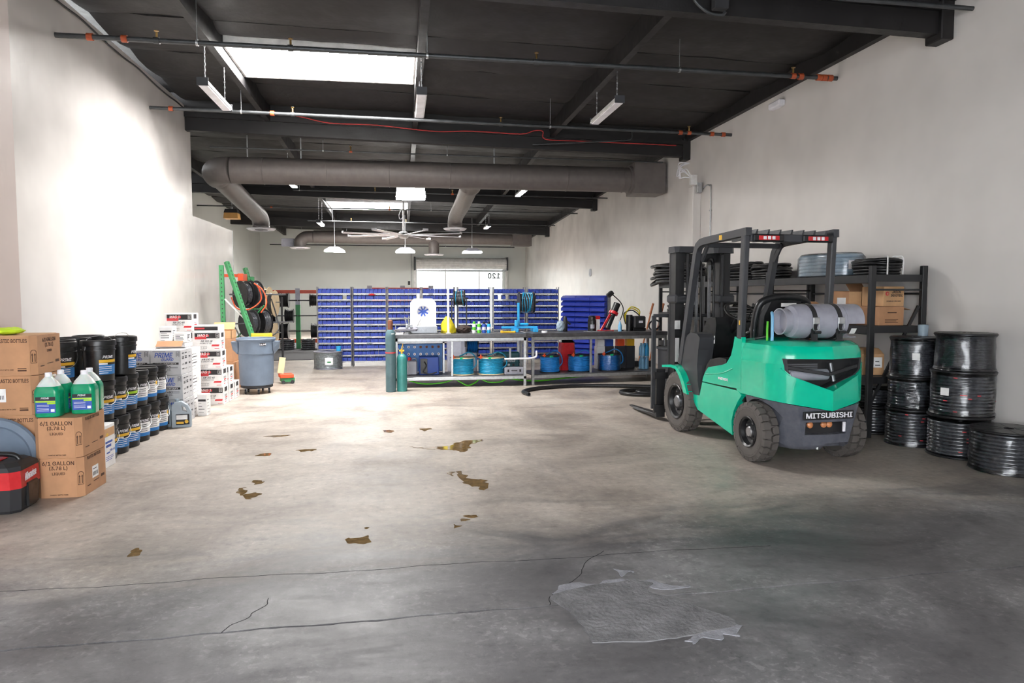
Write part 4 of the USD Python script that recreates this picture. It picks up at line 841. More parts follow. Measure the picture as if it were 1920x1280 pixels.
# ================================================================ RIGHT SIDE: black shelving, hose reels
SX0, SX1 = 4.83, 5.42
def shelf_unit(y0, y1, label, ztop=1.80):
    t = thing('storage_shelf', label, 'shelving', (0, 0, 0), 0, 'black steel storage shelves along the right wall')
    for x in (SX0, SX1):
        for y in (y0 + .03, y1 - .03): obj('post', MB().bb(x - .03, x + .03, y - .025, y + .025, 0, 1.80 if y < y0 + .1 else ztop, .004), M['black_steel'], t)
    for z in (1.695, 1.16, .63): obj('deck', MB().bb(SX0 + .005, SX1 - .005, y0 + .06, y1 - .06, z - .01, z + .012), M['charcoal'], t); obj('shelf_edge', MB().bb(SX0 - .034, SX0 + .004, y0 + .056, y1 - .056, z - .078, z + .011, .004), M['black_steel'], t)
    for z in (1.695, 1.16, .63):
        for y in (y0 + .03, y1 - .03): obj('end_rail', MB().bb(SX0 + .03, SX1 - .03, y - .015, y + .015, z - .06, z + .012), M['black_steel'], t)
    for z in (1.55,):
        for y in (y0 + .03, y1 - .03): obj('brace', MB().bb(SX0 + .03, SX1 - .03, y - .008, y + .008, z - .01, z + .01), M['black_steel'], t)
    obj('brace', MB().bb(SX1 - .01, SX1 + .01, y0 + .06, y1 - .06, 1.50, 1.52), M['black_steel'], t)
    for y in (y0 + .03, y1 - .03): obj('diagonal_brace', MB().beam((SX0 + .03, y + .0, .38), (SX1 - .05, y + .0, 1.38), .02, .03), M['black_steel'], t)
    return t
shelf_unit(6.80, 8.93, 'black steel shelf unit beside the shrink-wrapped reels, nearest the camera')
shelf_unit(8.935, 10.98, 'black steel shelf unit behind the forklift, middle of three')
shelf_unit(10.985, 13.02, 'black steel shelf unit at the far end, left of the forklift mast', 1.70)
def coil_pts(cx, cy, z0, rx, ry, turns, r, seed, spread=.04, tilt=0.0, lay=3, z1=.06):
    rr = random.Random(seed); out = []; n = 28
    for k in range(turns):
        lv, lane = k // lay, k % lay
        fx = rx * (1 - .16 * lane) + rr.uniform(-spread, spread); fy = ry * (1 - .10 * lane) + rr.uniform(-spread, spread); ph = rr.uniform(0, 6)
        out.append(np.array([(cx + fx * math.cos(a), cy + fy * math.sin(a), z0 + r + lv * 1.75 * r + (.35 * r * lv) * (1 + math.sin(2 * a + ph)) / 2) for a in np.linspace(0, 2 * PI, n, endpoint=False)]))
    return out
def hose_coil(label, c, rx, ry, turns, r, seed, m='hose', group=None, tie=None, lay=3, spread=.03):
    t = thing('hose_coil', label, 'hose', c, 0, group)
    for p in coil_pts(0, 0, 0.001, rx, ry, turns, r, seed, spread, lay=lay): obj('loop', MB().tube(p, r, 8, True), M[m], t, True)
    if tie:
        for a in tie:
            q = [np.array([rx * .85 * math.cos(a), ry * .88 * math.sin(a), .0])]; h = (turns // lay) * 1.9 * r + r * .6
            d = np.array([math.cos(a), math.sin(a), 0]) * rx * .28
            obj('tie', MB().tube(smoothpts([q[0] - d, q[0] - d + (0, 0, h), q[0] + (0, 0, h + .02), q[0] + d + (0, 0, h), q[0] + d], 4), .008, 6), M['white_card'], t, True)
    hose_coil.last = t
    return t
gh = 'black hose coils on the shelves'
ZT, ZM, ZL = 1.708, 1.173, .643
hose_coil('big loose coil of black hose on the top shelf, hanging over its far end', (5.03, 12.60, ZT), .36, .66, 18, .028, 1, group=gh)
bc = hose_coil.last
for k, (cy, rx, ry, z, dz) in enumerate(((.42, .30, .62, .06, .10), (.46, .27, .66, .12, .06), (.30, .33, .70, .30, -.05), (.52, .22, .5, .20, -.12))):
    obj('loop', MB().tube([(rx * math.cos(a), cy + ry * math.sin(a), z + .03 + dz * math.sin(a * 2 + k) * .4 + max(0, dz) * math.cos(a)) for a in np.linspace(0, 2 * PI, 34, endpoint=False)], .028, 8, True), M['hose'], bc, True)
hose_coil('coil of black hose on the top shelf, seen between the mast and guard', (5.13, 10.42, ZT), .24, .56, 18, .022, 2, group=gh)
hose_coil('coil of black hose on the top shelf just left of the clear tubing', (5.13, 9.45, ZT), .24, .28, 18, .018, 3, group=gh)
hose_coil('small bundle of black hose tied with white string on the top shelf', (5.08, 7.12, ZT), .20, .27, 15, .017, 4, group=gh, tie=(-1.9, -.9, .3), spread=.02)
hose_coil('flat coil of black hose on the middle shelf at the far end', (5.1, 12.45, ZM), .26, .48, 12, .017, 5, group=gh)
hose_coil('coil of black hose on the middle shelf behind the steering wheel', (5.1, 9.98, ZM), .25, .6, 12, .018, 6, group=gh)
hose_coil('coil of thick black hose on the lowest shelf at the far end', (5.08, 12.2, ZL), .28, .6, 9, .025, 7, group=gh)
# clear tubing in shrink wrap
t = thing('clear_tubing_coil', 'coil of clear tubing in shiny wrap on the top shelf above the gas bottle', 'tubing', (5.11, 8.02, ZT), 0)
for k in range(6):
    for l in range(2): obj('loop', MB().tube([(( .27 - .07 * l) * math.cos(a), (.46 - .08 * l) * math.sin(a), .028 + k * .042) for a in np.linspace(0, 2 * PI, 32, endpoint=False)], .025, 8, True), M['clear_tube'], t, True)
w = [(.305, 0.002), (.31, .02), (.312, .23), (.28, .275), (.12, .28)]
lm = MB().lathe(w, 40).mesh(); v = lm.vertices * [1, 1.6, 1]; v += .012 * (np.stack([meshkit.noise(v * 16, q) for q in range(3)], 1) - .5) * [1, 1, .2]; obj('wrap', (v, lm.faces), M['film'], t, True)
obj('wrap_label', MB().bb(-.10, .0, -.512, -.51, .08, .18), M['white_card'], t)
# cartons on the shelves
t = thing('coupling_carton', 'light brown carton printed with a red circle and black lettering, on the middle shelf', 'carton', (5.15, 7.10, ZM + .201), .1)
obj('body', MB().bb(-.13, .13, -.16, .16, 0.001, .21, .003), M['cardboard_light'], t)
y = -.1608
b = obj('emblem', MB().prism(Polygon(arc((0, 0), .022, 0, 2 * PI, 18)).difference(Polygon(arc((.004, 0), .012, 0, 2 * PI, 12))), .001, FRONT, (-.085, y + .001, .135)), M['label_red'], t)
obj('front_print', MB().text('JASON', .028, FRONT, (.03, y, .14), True, slant=.15, width=.11).text('INDUSTRIAL', .024, FRONT, (.035, y, .105), True, slant=.15, width=.15).text('HYDRAULIC COUPLINGS', .012, FRONT, (.0, y, .05), True, width=.18), M['print_black'], t)
obj('tape', MB().bb(-.131, .131, -.025, .025, .2095, .2105), M['label_yellow'], t)
t = thing('fittings_carton', 'brown carton with small black print under the light brown carton, on the middle shelf', 'carton', (5.12, 7.10, ZM), .06)
obj('body', MB().bb(-.15, .15, -.18, .18, 0.001, .199, .003), M['cardboard'], t)
obj('front_print', MB().bb(-.05, .06, -.1808, -.18, .13, .142).bb(-.08, .08, -.1808, -.18, .06, .066).bb(-.08, .06, -.1808, -.18, .045, .051).bb(-.08, .08, -.1808, -.18, .03, .034), M['print_brown'], t)
obj('flap', MB().beam((.15, -.10, .195), (.24, -.12, .165), .12, .004), M['cardboard'], t)
t = thing('shipping_carton', 'open brown shipping carton lying on its side, left of the light brown carton', 'carton', (5.06, 7.62, ZM + .131), .25)
k = MB()
for bx in ((-.13, .13, -.17, .17, 0, .006), (-.13, .13, -.17, .17, .23, .236), (-.13, -.124, -.17, .17, 0, .236), (.124, .13, -.17, .17, 0, .236), (-.13, .13, .164, .17, 0, .236)): k.bb(*bx)
obj('body', k, M['cardboard'], t)
obj('flap', MB().add(*cham(.25, .13, .005, .001), M=np.array([[1, 0, 0], [0, .6, -.8], [0, .8, .6]]), t=(0, -.13, .285)), M['cardboard'], t); obj('flap', MB().add(*cham(.005, .13, .22, .001), M=rotz(.5), t=(-.10, -.22, .118)), M['cardboard_light'], t)
obj('sticker', MB().bb(-.1315, -.13, -.12, .0, .06, .16), M['white_card'], t)
plain_carton('plain low brown carton under the open shipping carton on the middle shelf', (5.07, 7.60, ZM), .3, .4, .13, .1, 'cardboard', False, name='low_carton')
for i, (y, hgt, w, lb) in enumerate(((8.10, .20, .22, 'low open brown carton on the middle shelf behind the gas bottle'), (8.46, .19, .26, 'low brown carton on the middle shelf behind the guard post'), (8.78, .12, .2, 'small brown carton on the middle shelf beside the seat back'))):
    t = thing('parts_carton', lb, 'carton', (5.08, y, ZM), .05 * (i - 1)); k = MB()
    for bx in ((-w / 2, w / 2, -.16, .16, 0.001, .006), (-w / 2, w / 2, -.16, -.155, 0, hgt), (-w / 2, w / 2, .155, .16, 0, hgt), (-w / 2, -w / 2 + .005, -.16, .16, 0, hgt), (w / 2 - .005, w / 2, -.16, .16, 0, hgt)): k.bb(*bx)
    obj('body', k, M['cardboard'], t); obj('flap', MB().beam((-w / 2, 0, hgt), (-w / 2 - .06, 0, hgt + .04), .3, .004), M['cardboard_light'], t)
t = thing('white_label_carton', 'brown carton with a white barcode label on the lowest shelf behind the forklift corner', 'carton', (5.0, 7.12, ZL), -.25)
obj('body', loft([(0.001, [(-.12, -.15), (.12, -.15), (.12, .15), (-.12, .15)]), (.22, [(-.12, -.15), (.12, -.15), (.12, .15), (-.12, .15)]), (.28, [(-.10, -.05), (.10, -.05), (.10, .1), (-.10, .1)])]), M['cardboard_light'], t)
s_ = obj('sticker', MB().bb(-.07, .10, -.1515, -.15, .08, .19), M['white_card'], t); obj('barcode', MB().bb(-.05, -.02, -.1525, -.1515, .10, .17).bb(.0, .012, -.1525, -.1515, .10, .17).bb(.03, .08, -.1525, -.1515, .10, .11).bb(.03, .07, -.1525, -.1515, .14, .15), M['print_black'], s_)
# wrapped hose reels
def hose_reel(label, loc, R, h, core, seed, wrap=True, hoser=.0155, taper=0.0, flange=True, sticker=None, red=True, rz=0, wrinkle=.01):
    t = thing('hose_reel', label, 'hose reel', loc, rz, 'shrink-wrapped black hose reels by the right wall')
    n = int((h - .05) / (2 * hoser)); rb = R - .022
    prof = [(core, .024)]
    for k in range(n):
        z = .026 + (k + .5) * 2 * hoser; rk = rb - taper * k / n
        prof += [(rk + hoser * math.sin(a) , z - hoser * .98 * math.cos(a)) for a in np.linspace(.25, PI - .25, 5)]
    prof += [(core, .028 + n * 2 * hoser)]
    obj('hose_winding', MB().lathe(prof, 48), M['wound_hose'], t, 50)
    if red:
        rr = random.Random(seed); rm = MB()
        for q in range(9):
            k = rr.randrange(n); a = rr.uniform(-2.9, -.6); z = .026 + (k + .5) * 2 * hoser; rk = rb - taper * k / n + hoser + .0006
            rm.add(*patch(rk, a, a + .12, z - .004, z + .004, 4))
        obj('hose_print', rm, M['label_red'], t)
    for z in ((0.001, .022), (h - .022, h - .001)):
        fm = MB().lathe([(core * .5, z[0]), (R - .006, z[0]), (R, z[0] + .006), (R, z[1] - .006), (R - .006, z[1]), (core * .5, z[1])], 44)
        f_ = obj('flange', fm, M['black_plastic'], t, 35)
        if z[0] > .1 and R > .2:
            for a in range(6): obj('rib', MB().beam((core * .5 * math.cos(a), core * .5 * math.sin(a), z[1] - .004), ((R - .02) * math.cos(a * PI / 3), (R - .02) * math.sin(a * PI / 3), z[1] - .004), .02, .012), M['black_plastic'], f_)
    obj('hub', MB().lathe([(core * .5 - .02, .002), (core * .5 + .004, .002), (core * .5 + .004, h - .002), (core * .5 - .02, h - .002)], 24), M['black_plastic'], t, 35)
    if wrap:
        hh = np.linspace(.004, h - .012, 12); Rw = [R + .004] + [R - .012 - taper * q + .004 for q in np.linspace(0, 1, 10)] + [R + .004]
        lm = MB().lathe(list(zip(Rw, hh)), 72).mesh(); v = lm.vertices; nn = meshkit.fbm(v * [14, 14, 9], 3, seed) - .5
        rad_ = np.hypot(v[:, 0], v[:, 1])[:, None]; v[:, :2] += v[:, :2] / rad_ * (nn[:, None] * wrinkle * 2)
        obj('wrap', (v, lm.faces), M['film'], t, True)
    if sticker: obj('sticker', MB().add(*patch(R + .006, sticker, sticker + .28, h * .45, h * .62, 5)), M['white_card'], t)
    return t
hose_reel('wrapped black hose reel on the floor, bottom of the left stack of three', (5.075, 6.50, 0), .24, .37, .10, 11, wrinkle=.012)
hose_reel('wrapped black hose reel in the middle of the left stack of three', (5.08, 6.51, .371), .225, .31, .10, 12, wrinkle=.02, red=False)
hose_reel('wrapped black hose reel with a white sticker, on top of the left stack', (5.09, 6.49, .682), .235, .40, .10, 13, hoser=.0105, sticker=-2.35, red=False)
hose_reel('black hose reel on the floor, bottom of the right stack of three', (5.165, 5.965, 0), .275, .39, .11, 14, wrap=False)
hose_reel('wrapped black hose reel with a paper sticker, middle of the right stack', (5.19, 5.98, .391), .27, .41, .11, 15, sticker=-2.95)
hose_reel('thin-wound clear-wrapped reel with a wide rim, on top of the right stack', (5.19, 5.97, .802), .255, .345, .10, 16, hoser=.007, taper=.01, red=False)
hose_reel('wrapped black hose reel alone on the floor at the right edge of the photo', (5.13, 5.38, 0), .29, .36, .12, 17, wrinkle=.022, red=False)
hose_reel('black hose reel on the floor under the shelf, lower of two behind its post', (5.12, 7.16, 0), .22, .30, .09, 18, wrap=False, red=False)
hose_reel('black hose reel under the shelf, upper of two behind its post', (5.12, 7.16, .301), .20, .22, .09, 19, wrap=False, red=False)
t = thing('glass_jar', 'clear plastic tumbler standing on the left reel stack', 'jar', (5.22, 6.56, 1.083), 0)
obj('body', MB().lathe([(0, 0), (.045, 0), (.05, .11), (.046, .11), (.042, .006), (0, .006)], 20), M['clear_tube'], t, 35)
obj('rim', MB().tube([(.049 * math.cos(a), .049 * math.sin(a), .11) for a in np.linspace(0, 2 * PI, 20, endpoint=False)], .003, 5, True), M['clear_tube'], t, True)
# conduit, junction box and cables at the white column
t = thing('conduit', 'grey metal conduit bending from the junction box down the right wall', 'conduit', (XR + .014, 12.3, 0), 0)
obj('pipe', MB().tube(smoothpts([(-.03, .45, 3.40), (-.03, .2, 3.47), (-.03, .04, 3.44), (-.03, .0, 3.36), (-.03, 0, 2.5), (-.03, 0, .02)], 6), .0125, 8), M['galv'], t, True)
for z in (3.0, 1.8): obj('clip', MB().bb(-.045, -.016, -.03, .03, z - .01, z + .01), M['galv'], t)
t = thing('junction_box', 'white electrical junction box with looping white cables on top of the column', 'electrical box', (5.34, 12.72, 3.42), 0)
obj('box', MB().bb(-.09, .03, -.08, .0, 0.08, .26, .006), M['white_paint'], t); obj('box', MB().bb(.03, .12, -.10, .0, -.06, .12, .006), M['galv'], t)
for k in range(5):
    rr = random.Random(k); obj('cable', MB().tube(smoothpts([(-.05, -.03, .2), (-.16 - rr.uniform(0, .12), -.03, .30 + rr.uniform(-.1, .1)), (-.25 - rr.uniform(0, .1), .0, .18 + rr.uniform(0, .2)), (-.2 - rr.uniform(0, .1), .05, .40 + rr.uniform(0, .1)), (-.05, .1, .50)], 5), .010, 6), M['white_plastic'], t, True)
# ================================================================ MIDDLE: bin racks, benches and what stands on them
def bin_mesh(w, d, h):
    t = .004; m = MB()
    m.bb(-w / 2, w / 2, -d / 2, d / 2, 0, t).bb(-w / 2, w / 2, d / 2 - t, d / 2, 0, h).bb(-w / 2, w / 2, -d / 2, -d / 2 + t, 0, h * .7)
    sd = [(-d / 2, 0), (d / 2, 0), (d / 2, h), (-d / 2 + d * .35, h), (-d / 2, h * .6)]
    for x in (-w / 2, w / 2 - t): m.prism(sd, t, SIDE, (x, 0, 0))
    return m.mesh()
BW, BD, BH = .083, .19, .092
BIN = bin_mesh(BW - .004, BD, BH)
RX = [-1.72, -1.0, -.285, .435, 1.19, 1.95, 2.69]; RW = .70; RY = 15.3
zrows = [.115 + .1285 * k for k in range(12)]
rank = ['leftmost', 'second', 'third', 'fourth', 'fifth', 'sixth', 'rightmost']
o8 = ['first', 'second', 'third', 'fourth', 'fifth', 'sixth', 'seventh', 'eighth', 'ninth', 'tenth', 'eleventh', 'twelfth']
count = 0; rest = MB(); lots = MB()
for q, x0 in enumerate(RX):
    t = thing('bin_rack', 'chrome wire rack of small blue bins, %s of seven' % (rank[q] if q in (0, 6) else rank[q] + ' from the left'), 'shelving', (x0, RY, 0), 0, 'row of seven blue bin racks')
    for x in (0.0, RW - .0):
        for y in (.02, .24): obj('post', MB().cyl((x + (.008 if x == 0 else -.008), y, 0), (x + (.008 if x == 0 else -.008), y, 1.66), .011, 8), M['chrome'], t, 35)
    for k, z in enumerate(zrows):
        m = MB()
        for y in (.01, .25): m.bb(.02, RW - .02, y - .005, y + .005, z - .006, z + .0).bb(.02, RW - .02, y - .004, y + .004, z - .032, z - .026)
        for i in range(16):
            a, b = .03 + i * .041, .03 + (i + .5) * .041; m.beam((a, .01, z - .028), (b, .01, z - .004), .004, .004).beam((b, .01, z - .004), (a + .041, .01, z - .028), .004, .004)
        for i in range(6): m.bb(.03, RW - .03, .03 + i * .04, .034 + i * .04, z - .004, z)
        obj('wire_shelf', m, M['chrome'], t, kind='stuff')
    rr = random.Random(q * 31 + 5)
    for k in range(11, -1, -1):
        for i in range(8):
            bx = .025 + BW * (i + .5); z = zrows[k] + .001
            if k == 10 and rr.random() < .08: continue
            hid = (q >= 2 and k < 6) or (q >= 3 and k < 7)
            m = M['blue_bin'] if rr.random() < .75 else M['blue_bin2']
            tilt = rr.uniform(-.04, .04)
            if not hid and count < 300 and (q < 3 or q >= 5 or k > 8):
                count += 1; obj('parts_bin', (BIN.vertices, BIN.faces), m, None, False, 'small blue bin, %s from the left in the %s row down, %s wire rack' % (o8[i], o8[11 - k], rank[q] if q in (0, 6) else rank[q] + ' left'), 'bin', 'blue bins on the %s rack' % rank[q], loc=(x0 + bx, RY + .11, z), rz=tilt)
            else: rest.add(BIN.vertices, BIN.faces, rotz(tilt), (x0 + bx, RY + .11, z))
            full = (q == 0 and k in (9, 8, 7)) or (q == 1 and k in (5, 4)) or rr.random() < .10
            if full:
                for _ in range(5): lots.box((x0 + bx + rr.uniform(-.028, .028), RY + .085 + rr.uniform(-.05, .05), z + .042 + rr.uniform(0, .03)), (rr.uniform(.012, .03), rr.uniform(.012, .04), rr.uniform(.012, .03)), 0, rr.uniform(0, 3))
obj('parts_bins', rest, M['blue_bin'], None, label='remaining small blue plastic bins on the lower and middle wire rack shelves', cat='bins', kind='stuff')
obj('fittings', lots, M['steel'], None, label='loose metal hose fittings piled in the small blue bins', cat='fittings', kind='stuff')
t = thing('red_plug_heap', 'heap of red plastic plugs on the second bin rack from the left', 'plugs', (-.60, 15.36, zrows[10] + .08), 0)
rr = random.Random(3)
for z in (.0,): obj('plugs', MB().tube(smoothpts([(-.09, 0, .0), (-.03, 0, .03), (.03, 0, .02), (.10, 0, .0)], 6), [.012] * 18 + [.012], 6) if False else MB().lathe([(0, 0), (.09, 0), (.07, .03), (.02, .05), (0, .05)], 12), M['red_plastic'], t, True)
# slanted big-bin panel rack
t = thing('big_bin_panel', 'blue louvred rack of wide bins standing at an angle beside the bin racks', 'shelving', (3.40, 14.85, 0), -.86)
obj('end_post', MB().bb(1.09, 1.13, -.02, .04, 0, 1.52), M['steel'], t); obj('end_post', MB().bb(-.02, .0, -.02, .04, 0, 1.45), M['steel'], t)
obj('back_panel', MB().bb(0, 1.09, .02, .035, .05, 1.48), M['blue_bin2'], t)
for k in range(13):
    z = .08 + k * .108
    for i in range(3): obj('wide_bin', MB().prism([(-.12, 0), (.015, 0), (.015, .095), (-.05, .10), (-.12, .06)], .355, np.array([[0, 0, 1], [1, 0, 0], [0, 1, 0.]]), (.005 + i * .362, 0, z)), M['blue_bin2'], t)
# benches
def bench(label, loc, rz, L, lw=.045):
    t = thing('work_bench', label, 'work bench', loc, rz)
    obj('worktop', MB().bb(0, L, -.02, .74, .80, .862, .006), M['worktop'], t)
    obj('top_rail', MB().bb(.0, L, .0, .045, .745, .80, .004).bb(0, L, .68, .725, .745, .80, .004), M['galv'], t)
    obj('lower_shelf', MB().bb(0, L, .02, .72, .165, .18), M['worktop'], t)
    obj('shelf_rail', MB().bb(0, L, .0, .045, .115, .165, .004).bb(0, L, .68, .725, .115, .165, .004), M['galv'], t)
    for x in (.0, L - lw):
        for y in (.0, .68): obj('leg', MB().bb(x, x + lw, y, y + .045, 0, .80, .004), M['galv'], t)
    for x in (L * .42,): obj('support', MB().bb(x, x + .035, .005, .04, .18, .745, .004), M['galv'], t)
    return t
bench('long steel work bench on the left, behind the two gas cylinders', (-.10, 11.62, 0), 0, 2.13)
bench('long steel work bench on the right, turned slightly away from the camera', (2.13, 11.66, 0), .12, 2.46)
BT = .8625
def B2(a, b, z=BT): c, s = math.cos(.12), math.sin(.12); return (2.13 + a * c - b * s, 11.66 + a * s + b * c, z)
# gas cylinders
t = thing('gas_cylinder', 'tall dark grey gas cylinder with a rusty cap and red strap beside the bench', 'gas cylinder', (-.165, 11.22, 0), 0)
obj('body', MB().lathe([(0, 0), (.074, 0), (.078, .01), (.078, .86), (.07, .92), (.045, .96), (0, .965)], 32), M['cyl_grey'], t, 35)
obj('cap', MB().lathe([(.035, .95), (.04, .96), (.038, 1.0), (.042, 1.06), (.035, 1.10), (.0, 1.115)], 18), M['brown_cap'], t, 35)
obj('strap', MB().lathe([(.079, .60), (.082, .60), (.082, .615), (.079, .615)], 32), M['label_red'], t, 35)
obj('sticker', MB().add(*patch(.073, -1.4, -.7, .895, .905, 6, r1=.071)), M['white_card'], t)
t = thing('gas_cylinder', 'short teal gas cylinder with a brass valve, right of the tall one', 'gas cylinder', (.005, 11.27, 0), 0)
obj('body', MB().lathe([(0, 0), (.076, 0), (.08, .01), (.08, .49), (.07, .545), (.04, .575), (.02, .585), (0, .585)], 32), M['cyl_teal'], t, 35)
obj('valve', MB().cyl((0, 0, .58), (0, 0, .66), .016, 10).cyl((-.04, 0, .63), (.04, 0, .63), .014, 10).cyl((0, 0, .66), (.02, 0, .74), .005, 6), M['label_yellow'], t, 35)
obj('sticker', MB().add(*patch(.069, -1.9, -1.2, .548, .556, 6, r1=.062)), M['white_card'], t)
# crimper with a white die plate on the bench
t = thing('hose_crimper', 'white hose crimping machine with a blue radial die on the bench', 'machine', (.36, 12.05, BT), 0)
obj('base', MB().bb(-.21, .23, -.18, .2, 0, .12, .008), M['steel'], t)
face = Polygon([(-.21, .12), (.21, .12), (.21, .50), (.15, .57), (-.15, .57), (-.21, .50)]).difference(Polygon(arc((0, .36), .10, 0, 2 * PI, 28)))
obj('face_plate', MB().prism(face, .12, FRONT, (0, -.04, 0)), M['white_paint'], t)
obj('die_ring', MB().prism(Polygon(arc((0, .36), .0995, 0, 2 * PI, 28)), .06, FRONT, (0, -.06, 0)), M['white_plastic'], t)
for k in range(8):
    a = PI / 8 + k * PI / 4; c, s = math.cos(a), math.sin(a); obj('die', MB().prism([(.02 * c - .011 * s, .36 + .02 * s + .011 * c), (.085 * c - .011 * s, .36 + .085 * s + .011 * c), (.085 * c + .011 * s, .36 + .085 * s - .011 * c), (.02 * c + .011 * s, .36 + .02 * s - .011 * c)], .01, FRONT, (0, -.12, 0)), M['print_blue'], t)
obj('die_hub', MB().bb(-.045, .045, -.131, -.122, .345, .375), M['print_blue'], t)
obj('handle', MB().tube([(-.10, -.17, .12), (-.05, -.18, .22), (-.04, -.18, .24)], .006, 6), M['galv'], t, True)
t = thing('bench_vise', 'grey cast bench vise at the left end of the bench', 'vise', (.10, 11.75, BT), 0)
obj('base', MB().lathe([(0, 0), (.07, 0), (.06, .03), (.035, .04), (.03, .06), (0, .06)], 18), M['steel'], t, 35)
obj('body', loft([(.05, octo(.30, .09, .03)), (.08, octo(.34, .11, .03)), (.11, octo(.26, .09, .03))]), M['lpg_grey'], t, 35)
obj('jaw', MB().bb(-.03, .01, -.06, .06, .10, .16, .006).bb(.04, .08, -.06, .06, .10, .16, .006), M['steel'], t)
obj('screw_handle', MB().cyl((-.2, 0, .07), (-.12, 0, .07), .012, 8).cyl((-.19, 0, -.03), (-.19, 0, .17), .006, 6), M['steel'], t, 35)
t = thing('metal_tray', 'tangle of grey metal tools behind the vise on the bench', 'tools', (.16, 12.12, BT), 0, )
obj('tray', MB().bb(-.09, .03, -.08, .08, 0, .12, .004), M['steel'], t)
for k in range(6): rr = random.Random(k); obj('tool', MB().cyl((-.08 + k * .016, 0, .12), (-.10 + k * .022 + rr.uniform(-.03, .03), -.03, .20 + rr.uniform(0, .08)), .007, 6), M['galv'], t)
# yellow jacket
v = sph.vertices * [.13, .10, .17]; v += .06 * (np.stack([meshkit.fbm(sph.vertices * 2.5 + q * 7, 3, q) for q in range(3)], 1) - .5); v[:, 2] = np.maximum(v[:, 2] * np.where(v[:, 2] > 0, 1.3, 1) + .06, .0)
v[:, 2] *= 1 - .5 * np.clip((v[:, 0]) / .14, 0, 1)
obj('work_jacket', (v, sph.faces), M['yellow_cloth'], None, True, 'crumpled yellow work jacket lying on the bench by the white post', 'jacket', loc=(.78, 12.0, BT + .001))
v2 = sph.vertices * [.13, .09, .07]; v2 += .05 * (np.stack([meshkit.fbm(sph.vertices * 2.7 + q * 5, 3, q + 9) for q in range(3)], 1) - .5); v2[:, 2] = np.maximum(v2[:, 2] + .06, 0)
obj('work_bag', (v2, sph.faces), mat('brown_bag', '#3a2d28', .8, var=.4), None, True, 'dark brown crumpled bag beside the yellow jacket on the bench', 'bag', loc=(1.03, 11.98, BT + .001))
# spray cans
for i, (c, l) in enumerate((('white_plastic', 'white spray can with a green cap ring, leftmost of four on the bench'), ('lime_hose', 'green and white spray can, second of four on the bench'), ('print_blue', 'blue spray can with a black cap, third of four on the bench'), ('sky_blue', 'bright blue spray can, rightmost of four on the bench'))):
    t = thing('spray_can', l, 'spray can', (1.20 + i * .082, 11.92, BT), 0, 'spray cans on the bench')
    obj('body', MB().lathe([(0, 0), (.030, 0), (.032, .005), (.032, .135), (.026, .15), (0, .152)], 18), M[c], t, 35); obj('cap', MB().lathe([(0, .15), (.022, .15), (.022, .185), (.015, .19), (0, .19)], 14), M['lime_hose' if i == 0 else 'white_plastic' if i == 1 else 'black_plastic'], t, 35)
    obj('label_band', MB().lathe([(.0321, .05), (.0328, .05), (.0328, .10), (.0321, .10)], 18), M['lime_hose' if i == 0 else 'white_plastic'], t, 35)
# white post, reels on stands
t = thing('white_post', 'white square post rising from the bench in front of the bin racks', 'post', (.765, 11.85, BT), 0)
obj('tube', MB().bb(-.018, .018, -.018, .018, 0, .74, .003), M['white_paint'], t); obj('foot', MB().bb(-.04, .04, -.04, .04, 0, .008), M['white_paint'], t)
def wound_reel(name, label, loc, R, w, core, hm, fm, axis=(1, 0, 0), rz=0, strands=4, sm='cyan_reel', z0=None):
    t = thing(name, label, 'hose reel', loc, rz)
    F = frame_to(axis); n = max(3, int(w / .022)); prof = [(core * .5, -w / 2)]
    for k in range(n): zc = -w / 2 + (k + .5) * w / n; prof += [(core + w / n / 2 * math.sin(a), zc - w / n / 2 * math.cos(a)) for a in np.linspace(.25, PI - .25, 4)]
    obj('hose_winding', MB().lathe(prof + [(core * .5, w / 2)], 36, F), M[hm], t, 50)
    for s in (-1, 1): obj('flange', MB().lathe([(0, s * w / 2), (R, s * w / 2), (R, s * (w / 2 + .012)), (0, s * (w / 2 + .012))][::s], 36, F), M[fm], t, 35)
    for k in range(strands):
        z = -w * .3 + k * w * .6 / max(1, strands - 1); obj('strand', MB().tube([F @ np.array([(core + w / n / 2 + .006) * math.cos(a), (core + w / n / 2 + .006) * math.sin(a), z + .02 * math.sin(a * 1.5 + k)]) for a in np.linspace(0, 2 * PI, 28, endpoint=False)], .006, 6, True), M[sm], t, True)
    return t
wound_reel('stand_reel', 'black hose reel held up on a stand behind the white post', (.98, 12.28, 1.44), .14, .17, .115, 'wound_hose', 'black_plastic', strands=2)
wound_reel('stand_reel', 'big black hose reel with blue strands on the light blue stand', (2.14, 12.28, 1.36), .19, .24, .155, 'wound_hose', 'black_plastic', strands=6)
t = thing('reel_stand', 'black steel stand carrying the small raised hose reel', 'stand', (.98, 12.28, BT), 0)
for x in (-.125, .125): obj('upright', MB().bb(x - .01, x + .01, -.012, .012, 0, .58), M['black_steel'], t)
obj('axle', MB().cyl((-.16, 0, .575), (.16, 0, .575), .01, 8), M['black_steel'], t, 35); obj('foot', MB().bb(-.15, .15, -.08, .08, 0, .012), M['black_steel'], t)
t = thing('reel_stand', 'light blue steel stand with a wide foot holding the big raised reel', 'stand', (1.95, 12.14, BT), 0)
obj('foot', MB().bb(-.26, .36, -.03, .03, .06, .095, .004), M['sky_blue'], t); obj('foot', MB().bb(-.06, .02, -.10, .22, 0, .06, .004).bb(.28, .36, -.10, .22, 0, .06, .004), M['sky_blue'], t)
obj('upright', MB().bb(.015, .05, -.02, .02, .09, .50, .003), M['sky_blue'], t); obj('arm', MB().bb(.03, .05, .12, .16, .06, .50).cyl((.0, .14, .50), (.40, .14, .50), .012, 8), M['black_steel'], t)
